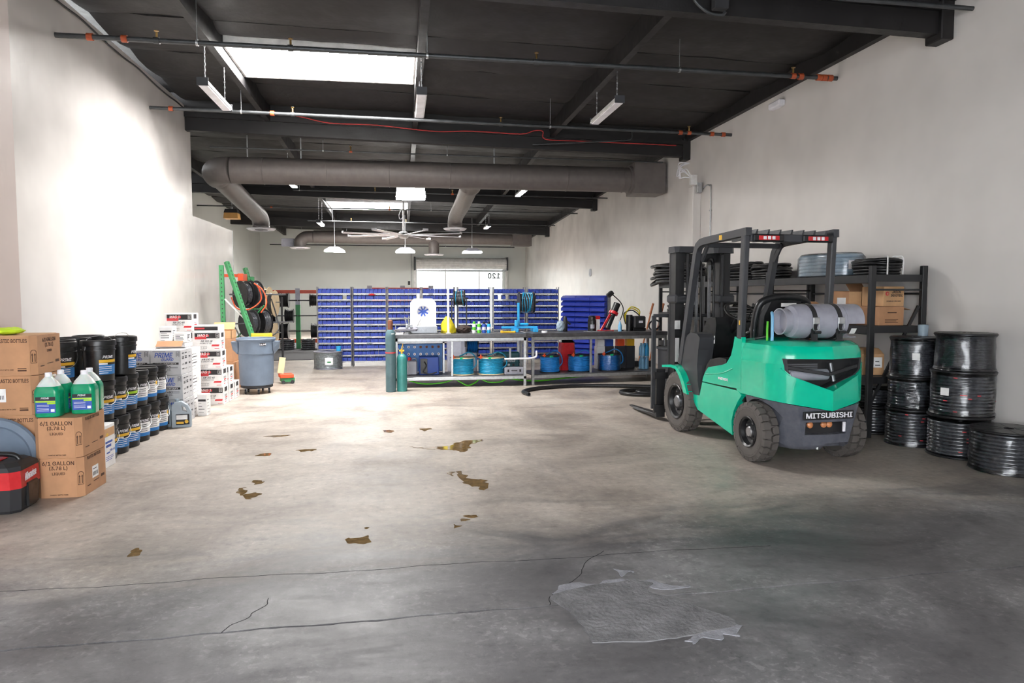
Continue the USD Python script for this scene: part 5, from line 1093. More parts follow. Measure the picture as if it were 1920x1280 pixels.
obj('pump', MB().bb(-.03, .015, -.05, .04, .095, .20, .006).cyl((.06, 0, .13), (.20, 0, .13), .025, 12), M['sky_blue'], t)
t = thing('yellow_tool', 'yellow plastic tool lying on the bench in front of the light blue stand', 'tool', (1.76, 11.82, BT), .05)
obj('body', MB().bb(-.11, .11, -.02, .02, 0.001, .03, .008), M['label_yellow'], t); obj('end', MB().bb(-.13, -.09, -.025, .025, .001, .04, .006).bb(.09, .12, -.025, .025, .001, .036, .006), M['label_yellow'], t)
# blue cabinet with knobs under the left bench
t = thing('parts_cabinet', 'blue metal cabinet with two rows of white knobs under the left bench', 'cabinet', (.32, 12.17, .1815), 0)
obj('frame', MB().bb(-.36, .40, -.02, .12, .50, .53).bb(.37, .40, -.02, .12, 0, .53), M['galv'], t)
obj('panel', MB().bb(-.36, .365, .0, .1, .02, .49, .004), M['blue_steel'], t)
for r_ in range(2):
    for i in range(7):
        kx = -.30 + i * .10; k = obj('knob', MB().cyl((kx, .0, .44 - .12 * r_), (kx, -.016, .44 - .12 * r_), .022, 14), M['white_plastic' if r_ or i < 3 else 'brown_cap'], t, 35); obj('knob_cap', MB().cyl((kx, -.016, .44 - .12 * r_), (kx, -.02, .44 - .12 * r_), .009, 10), M['print_black'], k)
t = thing('blue_machine', 'dark blue welding machine with cables below the blue cabinet', 'machine', (.45, 11.98, .1815), 0)
obj('body', MB().bb(-.16, .16, -.14, .14, 0, .30, .012), M['print_blue'], t); obj('front', MB().bb(-.145, -.03, -.146, -.14, .02, .27, .003), M['black_plastic'], t)
obj('cable', MB().tube(smoothpts([(-.08, -.15, .22), (-.05, -.18, .15), (-.1, -.19, .06), (.0, -.2, .02), (.12, -.19, .05)], 5), .01, 6), M['hose'], t, True)
t = thing('fuel_can', 'grey plastic can with a red cap behind the teal cylinder', 'can', (.18, 11.90, .1815), 0)
obj('body', MB().bb(-.09, .075, -.07, .07, 0, .24, .02), M['lpg_grey'], t); obj('cap', MB().lathe([(0, .24), (.03, .24), (.026, .29), (0, .295)], 14, t=(-.05, 0, 0)), M['red_plastic'], t, 35)
obj('handle', MB().tube(smoothpts([(-.01, 0, .235), (.0, 0, .27), (.05, 0, .27), (.06, 0, .235)], 4), .009, 6), M['lpg_grey'], t, True)
# blue air hose reels on the lower shelves
def air_reel(label, loc, R, h, core, hm, wood, rz=0, loop=True, tags=True, wrap=False, barrel=0.0):
    t = thing('air_hose_reel', label, 'hose reel', loc, rz, 'blue air hose reels on the lower bench shelves')
    n = 11; prof = [(core * .4, .014)]
    for k in range(n):
        z = .014 + (k + .5) * (h - .028) / n; rk = core * (1 + barrel * (1 - abs(2 * (k + .5) / n - 1))); q = (h - .028) / n / 2
        prof += [(rk + q * math.sin(a), z - q * math.cos(a)) for a in np.linspace(.3, PI - .3, 4)]
    obj('hose_winding', MB().lathe(prof + [(core * .4, h - .014)], 40), M[hm], t, 50)
    for a, b in ((.0005, .013), (h - .013, h)): obj('flange', MB().lathe([(0, a), (R, a), (R, b), (0, b)], 36), M['plywood' if wood else 'charcoal'], t, 35)
    if loop: obj('loose_end', MB().tube(smoothpts([(core * .9, -core * .5, h * .35), (core * 1.25, -core * .5, h * .6), (core * 1.15, -core * .3, h * 1.05), (core * .6, -.02, h * 1.28), (.0, .03, h * 1.12), (-core * .3, .05, h + .012)], 6), .011, 8), M[hm], t, True)
    if tags:
        obj('orange_tag', MB().bb(-R * .85, -R * .75, -R * .75, -R * .70, h - .02, h + .05, .003).add(*cham(.07, .02, .025, .004), M=rotz(.4), t=(-R * .8, -R * .7, h + .012)), M['orange_tag'], t, kind='stuff')
        obj('green_clip', MB().add(*cham(.07, .03, .03, .006), M=rotz(.2), t=(-R * .15, -R * .93, h - .005)), M['lime_hose'] if False else mat('clip_green_%d' % int(1000 + loc[0] * 100), '#19b878', .4), t)
    if wrap: lm = MB().lathe([(R * .97, .002), (core * 1.14, .03), (core * 1.14, h * .8), (R * .97, h)], 48).mesh(); v = lm.vertices + .008 * (np.stack([meshkit.noise(lm.vertices * 25, q) for q in range(3)], 1) - .5); v[:, 2] = np.maximum(v[:, 2], .001); obj('wrap', (v, lm.faces), M['film'], t, True)
    return t
air_reel('cyan air hose reel with plywood ends, leftmost on the lower shelves', (1.005, 11.88, .1815), .21, .285, .17, 'cyan_reel', True)
air_reel('cyan air hose reel with plywood ends, second on the lower shelves', (1.475, 11.88, .1815), .235, .285, .20, 'cyan_reel', True)
air_reel('smooth blue air hose reel, leftmost on the right bench shelf', B2(.40, .26, .1815), .175, .285, .155, 'blue_reel', False, .12)
air_reel('blue air hose reel with bulging turns, middle of the right bench shelf', B2(.93, .26, .1815), .20, .285, .17, 'blue_reel', False, .12, barrel=.08)
air_reel('blue air hose reel in clear wrap, rightmost on the right bench shelf', B2(1.49, .26, .1815), .20, .29, .175, 'blue_reel', False, .12, wrap=True)
t = thing('tool_case', 'dark teal power tool case with white lettering behind the second cyan reel', 'tool case', (1.80, 12.19, .1815), 0)
obj('body', MB().bb(-.20, .20, -.08, .08, 0, .34, .02), M['teal_case'], t); obj('rim', MB().bb(-.205, .205, -.085, -.06, .15, .165, .004), M['teal_case'], t)
obj('logo', MB().text('makita', .05, FRONT, (.02, -.0815, .17), True, slant=.2, width=.2), M['white_plastic'], t)
for i in range(4): obj('socket', MB().cyl((-.15 + i * .08, -.08, .12), (-.15 + i * .08, -.088, .12), .022, 12), M['black_plastic' if i % 2 else 'galv'], t, 35)
t = thing('grey_case', 'small grey tool case with latches at the right end of the left bench shelf', 'tool case', (1.84, 11.78, .1815), 0)
obj('body', MB().bb(-.16, .16, -.09, .09, 0, .12, .01), M['lpg_grey'], t)
for x in (-.10, .10): obj('latch', MB().bb(x - .015, x + .015, -.096, -.09, .045, .085, .003), M['print_black'], t)
obj('handle', MB().bb(-.05, .05, -.105, -.09, .06, .075, .004), M['print_black'], t)
t = thing('reel_on_rack', 'blue hose reel hanging under the left bench between the posts', 'hose reel', (1.19, 12.24, .62), 0)
F = frame_to((1, 0, 0)); obj('hose_winding', MB().lathe([(.03, -.09)] + [(.115 + .008 * math.sin(k * 1.57), -.09 + k * .0045) for k in range(41)] + [(.03, .09)], 30, F), M['blue_steel'], t, 40)
for s in (-1, 1): obj('flange', MB().lathe([(0, s * .09), (.15, s * .09), (.15, s * .1), (0, s * .1)][::s], 28, F), M['black_plastic'], t, 35)
obj('hanger', MB().bb(-.12, -.105, -.02, .02, -.01, .124).bb(.105, .12, -.02, .02, -.01, .124).cyl((-.12, 0, 0), (.12, 0, 0), .008, 8), M['black_steel'], t)
t = thing('grey_cabinet', 'grey metal locker standing behind the left bench below its hanging reel', 'cabinet', (1.06, 12.72, 0), 0)
obj('body', MB().bb(-.25, .27, 0, .3, 0.001, .72, .006), M['lpg_grey'], t); obj('door', MB().bb(-.23, .0, -.012, 0, .04, .69, .003), M['lpg_grey'], t); obj('door', MB().bb(.01, .25, -.012, 0, .04, .69, .003), M['lpg_grey'], t)
# right bench clutter
t = thing('white_pipe_clamp', 'white bent tube clamp fixed between the two benches below the worktop', 'clamp', (1.80, 11.60, .42), 0)
obj('tube', MB().tube(smoothpts([(-.14, -.02, .03), (.1, -.025, .035), (.30, -.025, .04), (.385, -.025, .07), (.39, -.025, .16)], 5), .016, 8), M['white_plastic'], t, True)
obj('clamp', MB().bb(-.06, -.03, -.015, .015, .04, .20), M['steel'], t)
t = thing('tool_bag', 'red tool tote with a black top under the right bench worktop', 'bag', B2(.82, .58, .1815), .12)
obj('body', loft([(0.001, octo(.30, .22, .03)), (.48, octo(.24, .2, .03))]), M['red_plastic'], t, 35); obj('top', loft([(.481, octo(.25, .21, .03)), (.54, octo(.16, .1, .03))]), M['black_plastic'], t, 35)
t = thing('water_bottles', 'shrink-wrapped pack of blue water bottles on the right bench shelf end', 'water bottles', B2(2.26, .36, .1815), .12)
for k in range(4): obj('bottle', MB().lathe([(0, .001), (.035, .001), (.036, .14), (.015, .2), (.015, .225), (0, .225)], 12, t=(-.10 + .075 * (k % 2), -.04 + .08 * (k // 2), 0)), M['pale_blue'], t, 35)
for k in range(4): obj('bottle', MB().lathe([(0, .23), (.035, .23), (.036, .37), (.015, .43), (.015, .455), (0, .455)], 12, t=(-.10 + .075 * (k % 2), -.04 + .08 * (k // 2), 0)), M['sky_blue' if k % 2 else 'pale_blue'], t, 35)
obj('pack_band', MB().bb(-.14, .015, -.08, .08, .2255, .2295), M['white_plastic'], t)
for i, (a, c, l) in enumerate(((1.45, 'white_card', 'white carton in the shadow under the right bench'), (1.62, 'print_blue', 'blue and white tin under the right bench'), (1.84, 'orange_tag', 'orange and red box under the right bench'), (2.03, 'label_yellow', 'yellow box under the right bench, farthest right'))):
    t = thing('small_box', l, 'box', B2(a, .60, .1815), .12); obj('body', MB().bb(-.08, .08, -.06, .06, .001, .40, .005), M['dark_grey'] if i else M['white_card'], t); obj('top_box', MB().bb(-.07, .07, -.06, .05, .401, .52, .004), M[c], t)
# gooseneck lamp, core drill, pump and friends
t = thing('gooseneck_lamp', 'black gooseneck work lamp bending left over the right bench', 'lamp', B2(1.74, .34), .12)
obj('base', MB().lathe([(0, 0), (.05, 0), (.045, .02), (0, .022)], 16), M['black_plastic'], t, 35)
obj('neck', MB().tube(smoothpts([(0, 0, .02), (-.02, 0, .16), (.03, 0, .30), (.04, 0, .40), (-.01, 0, .50), (-.10, 0, .585), (-.17, 0, .64)], 6), .009, 8), M['black_plastic'], t, True)
obj('head', MB().add(*cham(.12, .08, .08, .012), M=np.array([[.77, 0, .64], [0, 1, 0], [-.64, 0, .77]]).T, t=(-.21, 0, .645)), M['black_plastic'], t)
t = thing('core_drill', 'black core drill with a red collar, leaning on the right bench', 'power tool', B2(1.46, .30), .12)
d = np.array([.42, .1, .90]); d /= np.linalg.norm(d); F = frame_to(d)
obj('barrel', MB().lathe([(0, .02), (.045, .02), (.048, .30), (.06, .30), (.062, .50), (0, .505)], 20, F, (0, 0, .03)), M['black_plastic'], t, 35)
obj('collar', MB().lathe([(.06, .29), (.082, .29), (.082, .34), (.06, .34)], 20, F, (0, 0, .03)), M['red_plastic'], t, 35)
obj('stand', MB().beam((-.12, 0, .004), (.06, 0, .30), .03, .03).bb(-.16, .1, -.06, .06, 0.001, .02), M['red_plastic'], t)
t = thing('hydraulic_pump', 'black hydraulic pump with yellow hoses near the right end of the bench', 'pump', B2(2.04, .34), .12)
obj('body', MB().bb(-.08, .14, -.09, .09, .05, .26, .02), M['charcoal'], t); obj('foot', MB().bb(-.09, .15, -.07, .07, .0, .05, .006), M['black_plastic'], t)
obj('plate', MB().bb(-.0, .08, -.096, -.09, .14, .18, .004), M['white_plastic'], t)
obj('motor', MB().cyl((-.14, 0, .0), (-.14, 0, .28), .055, 18), M['black_plastic'], t, 35)
for k in range(3): obj('hose', MB().tube(smoothpts([(.05, -.02 * k, .25), (.04 - .03 * k, -.02, .36 - .02 * k), (-.12, -.03, .42 - .03 * k), (-.22 - .02 * k, -.03, .30), (-.22, -.02, .12)], 5), .010, 8), M['yellow_cloth' if k < 2 else 'hose'], t, True)
t = thing('lube_can', 'black canister with a rounded lid left of the core drill', 'can', B2(1.22, .40), 0); obj('body', MB().lathe([(0, 0), (.075, 0), (.075, .19), (.065, .20), (.065, .25), (.05, .27), (0, .27)], 20), M['black_plastic'], t, 35); obj('label', MB().add(*patch(.0755, -2.2, -1.2, .05, .12, 6)), M['lpg_grey'], t)
t = thing('red_white_box', 'small red and white box behind the core drill', 'box', B2(1.38, .58), .12); obj('body', MB().bb(-.05, .05, -.04, .04, .001, .20, .003), M['white_card'], t); obj('top', MB().bb(-.051, .051, -.041, .041, .2005, .26, .003), M['red_plastic'], t)
t = thing('plastic_bag', 'clear grey plastic bag of parts at the left of the right bench', 'bag', B2(.62, .35), 0); v = sph.vertices * [.07, .06, .10]; v += .04 * (np.stack([meshkit.fbm(sph.vertices * 3 + q * 5, 3, q + 2) for q in range(3)], 1) - .5); v[:, 2] = np.maximum(v[:, 2] + .095, 0.001); obj('bag', (v, sph.faces), M['clear_tube'], t, True)
t = thing('pneumatic_tool', 'dark pneumatic tool standing behind the clear plastic bag', 'power tool', B2(.74, .45), .2); obj('body', MB().lathe([(0, 0), (.04, 0), (.045, .10), (.035, .22), (.02, .26), (0, .26)], 16), M['charcoal'], t, 35); obj('handle', MB().beam((0, 0, .2), (.1, 0, .12), .03, .03, .005), M['charcoal'], t)
t = thing('spray_bottle', 'light blue spray bottle among the tools on the right bench', 'bottle', B2(1.66, .20), .12); obj('body', MB().lathe([(0, 0), (.032, 0), (.034, .10), (.015, .15), (.015, .17), (0, .17)], 16), M['pale_blue'], t, 35); obj('trigger', MB().bb(-.035, .012, -.01, .01, .17, .195, .003), M['white_plastic'], t)
t = thing('flat_tools', 'flat steel wrenches lying at the front of the right bench', 'tools', B2(1.16, .12), .12)
for k in range(3): obj('wrench', MB().beam((-.2 + .16 * k, .02 * k, .012), (.02 + .16 * k, -.03 + .03 * k, .012), .02, .008), M['galv'], t)
t = thing('white_tube_roll', 'white roll of tape lying at the left of the right bench', 'tape', B2(.27, .16), 0); obj('roll', MB().lathe([(.02, 0), (.05, 0), (.05, .03), (.02, .03)], 20), M['white_plastic'], t, 35); obj('core', MB().lathe([(.015, .0), (.02, .0), (.02, .03), (.015, .03)], 16), M['cardboard'], t)
t = thing('coiled_bench_hose', 'black hose ring hanging over the right end of the bench', 'hose', B2(2.34, .25), .12); obj('loop', MB().tube([(.10 * math.cos(a), .08 * math.sin(a) * .6, .10 + .085 * math.sin(a + .4)) for a in np.linspace(0, 2 * PI, 28, endpoint=False)], .015, 8, True), M['hose'], t, True)
for k, (a, l) in enumerate(((2.62, 'shovel with a wooden handle leaning behind the right bench end'), (2.84, 'broom with a reddish handle leaning beside the shovel'))):
    t = thing('long_handled_tool', l, 'tool', B2(a, 1.0, 0), .12)
    obj('handle', MB().cyl((-.22, 0, .22), (.12, .10, 1.32), .016, 10), M['wood_handle'], t, 35); obj('grip', MB().cyl((.055, .082, 1.13), (.12, .10, 1.33), .021, 10), M['wood_handle'], t, 35)
    obj('blade', MB().add(*cham(.22, .03, .26, .01), t=(-.24, -.0, .131)), M['charcoal'], t)
t = thing('black_bin', 'dark plastic barrel behind the forklift backrest', 'barrel', (4.52, 11.55, 0), 0); obj('body', MB().lathe([(0, 0), (.22, 0), (.25, .6), (.26, .6), (.26, .62), (0, .62)], 24), M['dark_grey'], t, 35); obj('rim', MB().lathe([(.26, .59), (.275, .59), (.275, .625), (.26, .625)], 24), M['dark_grey'], t, 35)
# hoses on the floor
t = thing('green_hose', 'bright green air hose hanging in loops below both benches', 'hose', (0, 0, 0), 0)
g = [(.12, 11.80, .10), (.35, 11.74, .05), (.65, 11.74, .06), (.85, 11.74, .11), (.95, 11.72, .07), (1.07, 11.70, .014), (1.2, 11.72, .06), (1.28, 11.74, .11), (1.42, 11.72, .06), (1.6, 11.72, .06), (1.75, 11.74, .11), (1.95, 11.76, .08), (2.3, 11.86, .05), (2.7, 11.98, .07), (3.2, 12.10, .09), (3.7, 12.28, .09), (4.3, 12.48, .085)]
obj('hose', MB().tube(smoothpts(g, 6), .013, 8), M['lime_hose'], t, True)
t = thing('thick_black_hose', 'long thick black hose snaking on the floor from the bench to the forks', 'hose', (0, 0, 0), 0)
g = [(1.85, 10.42, .03), (1.83, 10.72, .03), (2.12, 11.06, .03), (2.75, 11.26, .03), (3.45, 11.15, .03), (4.2, 10.88, .03), (4.6, 10.6, .03), (4.4, 10.30, .03), (3.8, 10.10, .03), (3.38, 10.16, .03), (3.26, 10.38, .03), (3.42, 10.60, .03), (3.9, 10.66, .03), (4.35, 10.52, .075), (4.3, 10.40, .085), (3.9, 10.28, .03), (3.55, 10.36, .03), (3.6, 10.50, .03), (4.0, 10.50, .03)]
obj('hose', MB().tube(smoothpts(g, 6), .03, 10), M['hose'], t, True)
obj('open_end', MB().lathe([(.02, -.003), (.031, -.003), (.031, .02), (.02, .02)], 14, frame_to((0, -1, .0)), (1.852, 10.425, .03)), M['charcoal'], t, 35)
# grey hose coil and mat
hr = hose_reel('coil of grey hose with a white label on the floor by the bin racks', (-1.47, 14.98, 0), .29, .36, .12, 31, wrap=True, hoser=.011, red=False, wrinkle=.006)
for c in Usd.PrimRange(hr):
    if c.GetName() == 'hose_winding': UsdShade.MaterialBindingAPI.Apply(c).Bind(M['grey_hose'])
    if c.GetName().startswith('flange') : UsdShade.MaterialBindingAPI.Apply(c).Bind(M['lpg_grey'])
hr.SetCustomDataByKey('group', '') if False else hr.ClearCustomDataByKey('group')
s_ = obj('paper_label', MB().add(*patch(.285, -1.70, -1.15, .10, .24, 6)), M['white_card'], hr); obj('green_mark', MB().add(*patch(.2865, -1.55, -1.30, .14, .165, 5)), M['green_rack'], s_)
t = thing('blue_cup', 'light blue plastic cup on the grey hose coil', 'cup', (-1.26, 14.93, .361), 0); obj('body', MB().lathe([(0, 0), (.045, 0), (.05, .09), (0, .09)], 14), M['sky_blue'], t, 35); obj('lid', MB().lathe([(0, .09), (.052, .09), (.052, .10), (0, .10)], 14), M['sky_blue'], t)
obj('rubber_mat', MB().prism(Polygon([(-3.35, 16.95), (-2.05, 16.95), (-1.75, 17.8), (-1.75, 23.0), (-4.6, 23.0), (-4.6, 17.6)]), .012, t=(0, 0, 0.0005)), M['mat_rubber'], None, label='dark grey rubber mat on the floor in front of the reel rack', cat='mat')
# leaning green pallet-rack uprights with reels (left)
def upright(par, p0, p1, w=.075, roll=0.0):
    p0, p1 = np.array(p0), np.array(p1); u = obj('upright', MB().beam(p0, p1, w, .07, .004, roll), M['green_rack'], par)
    F = frame_to(p1 - p0) @ rotz(roll); L = np.linalg.norm(p1 - p0); h = MB()
    for k in range(int(L / .075)): h.box(p0 + F @ np.array([0, (-.0355 if F[1, 1] > 0 else .0355), .05 + k * .075]), (.016, .003, .026), M=F)
    obj('slot', h, M['print_black'], u, kind='stuff')
    return u
t = thing('leaning_rack', 'green perforated rack uprights leaning into an A-frame behind the grey trash can', 'rack', (0, 0, 0), 0)
upright(t, (-3.13, 13.5, 0), (-3.15, 13.5, 2.02)); upright(t, (-2.34, 13.05, .06), (-3.06, 13.5, 2.08)); upright(t, (-2.88, 14.9, 0), (-2.90, 14.9, 1.85)); upright(t, (-2.56, 14.62, .45), (-3.03, 14.9, 2.02))
obj('orange_beam', MB().bb(-3.50, -2.98, 14.80, 14.85, 1.84, 1.90), M['orange_beam'], t); obj('orange_bracket', MB().bb(-3.07, -2.97, 14.4, 14.79, 1.76, 1.90, .006), M['orange_beam'], t)
obj('tie_bar', MB().beam((-3.10, 13.48, 1.42), (-2.62, 13.3, .95), .02, .02), M['white_paint'], t); obj('tie_bar', MB().beam((-3.2, 14.1, .5), (-2.45, 13.6, 1.3), .03, .02), M['green_rack'], t)
for a, b in (((-3.05, 13.62, 1.50), (-2.2, 14.45, 1.50)), ((-2.95, 13.42, .98), (-2.05, 14.3, .98))): obj('axle', MB().cyl(a, b, .014, 8), M['steel'], t)
ax = (.72, .69, 0)
wound_reel('rack_reel', 'black hose reel with a perforated disc on the upper axle of the green frame', (-2.86, 13.87, 1.50), .25, .12, .20, 'wound_hose', 'black_plastic', ax, strands=0)
wound_reel('rack_reel', 'black hose reel behind the first on the upper axle of the green frame', (-2.71, 14.02, 1.50), .26, .11, .22, 'wound_hose', 'charcoal', ax, strands=0)
wound_reel('rack_reel', 'solid black disc reel on the lower axle of the green frame', (-2.73, 13.66, .98), .245, .12, .19, 'wound_hose', 'charcoal', ax, strands=0)
wound_reel('rack_reel', 'black hose reel behind the solid disc on the lower axle', (-2.55, 13.84, .98), .25, .14, .22, 'wound_hose', 'black_plastic', ax, strands=0)
t = thing('orange_hose', 'orange hose looping from the upper reels down to the lower axle', 'hose', (0, 0, 0), 0)
obj('hose', MB().tube(smoothpts([(-3.02, 13.62, 1.45), (-2.92, 13.60, 1.25), (-2.70, 13.60, 1.24), (-2.52, 13.68, 1.40), (-2.55, 13.66, 1.62), (-2.62, 13.62, 1.70), (-2.47, 13.60, 1.58), (-2.40, 13.56, 1.35), (-2.50, 13.54, 1.17)], 7), .012, 8), M['orange_beam'], t, True)
t = thing('black_drop_hose', 'black hose hanging down in front of the lower reels', 'hose', (0, 0, 0), 0)
obj('hose', MB().tube(smoothpts([(-2.35, 13.75, 1.42), (-2.22, 13.5, 1.1), (-2.18, 13.36, .85), (-2.42, 13.24, .72), (-2.75, 13.24, .72), (-2.90, 13.30, .92)], 7), .012, 8), M['hose'], t, True)
t = thing('yellow_box', 'yellow box on the floor behind the trash can under the reels', 'box', (-2.35, 12.75, 0), .2); obj('body', MB().bb(-.18, .18, -.15, .15, 0.001, .70, .006), M['cardboard_light'], t); obj('top', MB().bb(-.17, .17, -.14, .14, .7005, .84, .006), M['label_yellow'], t)
t = thing('small_dolly', 'orange and green floor dolly peeking out behind the trash can', 'dolly', (-1.93, 12.6, 0), .3); obj('deck', MB().bb(-.12, .10, -.12, .12, .10, .16, .006), M['orange_beam'], t); obj('base', MB().bb(-.10, .12, -.10, .10, .03, .10, .006), M['green_rack'], t); obj('board', MB().beam((-.1, 0, .17), (-.06, 0, .44), .1, .03), M['plywood'], t)
for x in (-.07, .08): obj('wheel', MB().cyl((x, -.12, .03), (x, -.10, .03), .03, 12), M['charcoal'], t)
# plywood reels
for i, (x, y, z, l) in enumerate(((-2.93, 16.6, 1.38, 'hose reel with a pale plywood disc, left one of the upper pair'), (-2.795, 16.5, 1.30, 'hose reel with a pale plywood disc, right one of the upper pair'), (-2.80, 16.5, .66, 'hose reel with a pale plywood disc near the floor'))):
    wound_reel('plywood_reel', l, (x, y, z), .29 if i < 2 else .24, .11, .22, 'wound_hose', 'plywood', (1, -.14, 0), strands=0)
t = thing('reel_post', 'dark steel post frame carrying the plywood reels', 'rack', (-2.72, 16.5, 0), 0)
obj('post', MB().bb(.10, .14, -.02, .02, 0, 1.45), M['charcoal'], t); obj('post', MB().bb(-.50, -.46, -.02, .02, 0, 1.45), M['charcoal'], t); obj('axle', MB().cyl((-.48, 0, 1.33), (.12, 0, 1.33), .012, 8).cyl((-.48, 0, .66), (.12, 0, .66), .012, 8), M['steel'], t)
# far reel rack
t = thing('reel_rack', 'far pallet rack with green posts and red beams holding black hose reels', 'rack', (0, 20.5, 0), 0)
for x in (-3.75, -2.80, -.9): obj('post', MB().bb(x - .06, x + .06, -.05, .05, 0, 1.22), M['green_rack'], t); obj('post_top', MB().bb(x - .06, x + .06, -.05, .05, 1.2205, 1.67), M['lpg_grey'], t)
for a, b in ((-3.69, -2.86), (-2.74, -.96)):
    obj('beam', MB().bb(a, b, -.03, .03, 1.53, 1.62), M['red_beam'], t); obj('beam', MB().bb(a, b, -.03, .03, .17, .28), M['orange_beam'], t)
    for z in (1.34, .92, .50): obj('rod', MB().cyl((a - .05, -.06, z), (b + .05, -.06, z), .016, 8), M['charcoal'], t)
for i, (x, z, w, R, l) in enumerate(((-3.16, 1.34, .24, .19, 'black hose reel on the top rod of the far rack, left of the green post'), (-2.33, 1.34, .26, .16, 'black hose reel on the top rod of the far rack, right of the green post'), (-3.02, .92, .20, .17, 'small black hose reel on the middle rod of the far rack'), (-3.48, .92, .2, .18, 'black hose reel on the middle rod at the far rack left end'),
        (-3.50, .50, .22, .20, 'black hose reel on the lowest rod at the far rack left end'), (-3.17, .50, .22, .21, 'black hose reel on the lowest rod, second from the left'), (-2.28, .50, .3, .20, 'black hose reel on the lowest rod right of the green post'))):
    wound_reel('far_reel', l, (x, 20.44, z), R + .02, w, R - .02, 'hose', 'black_plastic', strands=2, sm='hose')
for x, l in ((-3.05, 'grey hose coil on the floor left of the far rack green post'), (-2.50, 'grey hose coil on the floor right of the far rack green post')):
    t = thing('floor_coil', l, 'hose', (x, 20.15, .013), 0)
    for k in range(5): obj('loop', MB().tube([(.17 * math.cos(a), .17 * math.sin(a), .03 + .055 * k) for a in np.linspace(0, 2 * PI, 20, endpoint=False)], .03, 6, True), M['grey_hose'] if False else M['wound_hose'], t, True)
t = thing('beam_behind', 'red pallet rack beams showing above the left bin racks', 'rack', (0, 21.5, 0), 0)
for x in (-.9, .05, .88): obj('post', MB().bb(x - .07, x + .07, -.05, .05, 0, 1.76), M['lpg_grey'], t)
obj('beam', MB().bb(-.83, .81, -.06, -.051, 1.62, 1.70), M['red_beam'], t); obj('beam', MB().bb(-.83, .81, -.06, -.051, 1.25, 1.34), M['orange_beam'], t)
# puddles on the floor
def puddle(label, pts, seed):
    g = blob(pts, seed, .03, 6); c = g.centroid
    return obj('puddle', MB().prism(affinity.translate(g, -c.x, -c.y), .002), M['puddle'], None, label=label, cat='puddle', loc=(c.x, c.y, 0.0005))
PUD = [('long ragged brown puddle in mid floor, the largest of the spills', [(0.081, 7.108), (0.237, 7.059), (0.437, 7.079), (0.543, 7.219), (0.616, 7.316), (0.796, 7.343), (0.814, 7.258), (0.693, 7.143), (0.648, 6.946), (0.572, 6.788), (0.467, 6.9), (0.31, 6.948), (0.183, 6.993)]), ('streaked brown puddle trailing toward the camera below the largest spill', [(0.448, 6.03), (0.503, 5.984), (0.535, 5.748), (0.622, 5.752), (0.662, 5.644), (0.656, 5.453), (0.605, 5.399), (0.58, 5.512), (0.518, 5.569), (0.478, 5.69)]), ('small brown spot left of the streaked puddle', [(0.358, 5.97), (0.408, 6.036), (0.441, 5.994), (0.393, 5.892)]), ('rounded brown puddle left of centre with a ragged upper edge', [(-1.205, 5.588), (-1.139, 5.608), (-1.067, 5.552), (-1.074, 5.467), (-1.135, 5.434), (-1.177, 5.511), (-1.251, 5.716), (-1.22, 5.773), (-1.185, 5.66)]), ('thin brown puddle just above the rounded left puddle', [(-1.22, 5.935), (-1.166, 5.993), (-1.083, 5.947), (-1.135, 5.872)]), ('slim brown spill in front of the pails, nearer of two', [(-1.351, 6.9), (-1.289, 7.004), (-1.229, 6.995), (-1.269, 6.865)]), ('slim brown spill in front of the pails, farther right', [(-1.017, 7.08), (-0.919, 7.138), (-0.809, 7.097), (-0.922, 7.042)]), ('long thin brown spill farthest left toward the trash can', [(-1.47, 7.863), (-1.318, 7.898), (-1.182, 7.907), (-1.303, 7.808)]), ('small brown spill in front of the bench, left one', [(-0.215, 7.972), (-0.153, 8.025), (-0.082, 7.951), (-0.15, 7.869)]), ('small brown spill in front of the bench, right one', [(0.181, 8.006), (0.254, 8.06), (0.318, 8.017), (0.243, 7.901)]), ('dark brown puddle at left in the foreground', [(-1.575, 4.36), (-1.586, 4.432), (-1.577, 4.476), (-1.518, 4.44), (-1.487, 4.381), (-1.52, 4.335), (-1.557, 4.332)]), ('dark ragged brown puddle in the middle of the foreground', [(-0.341, 4.407), (-0.313, 4.462), (-0.249, 4.462), (-0.197, 4.464), (-0.205, 4.358), (-0.258, 4.347), (-0.302, 4.382)]), ('tiny dark spot above the ragged foreground puddle', [(-0.27, 4.619), (-0.246, 4.669), (-0.217, 4.632), (-0.242, 4.594)]), ('round brown spot at right centre of the floor', [(0.417, 4.807), (0.457, 4.837), (0.507, 4.793), (0.476, 4.738), (0.427, 4.758)]), ('small brown spot near the round one, toward the camera', [(0.309, 4.605), (0.342, 4.622), (0.367, 4.596), (0.333, 4.558)]), ('thin brown mark between the two right spots', [(0.358, 4.699), (0.395, 4.716), (0.428, 4.688), (0.39, 4.66)])]
for i, (l, p) in enumerate(PUD): puddle(l, p, 40 + i)
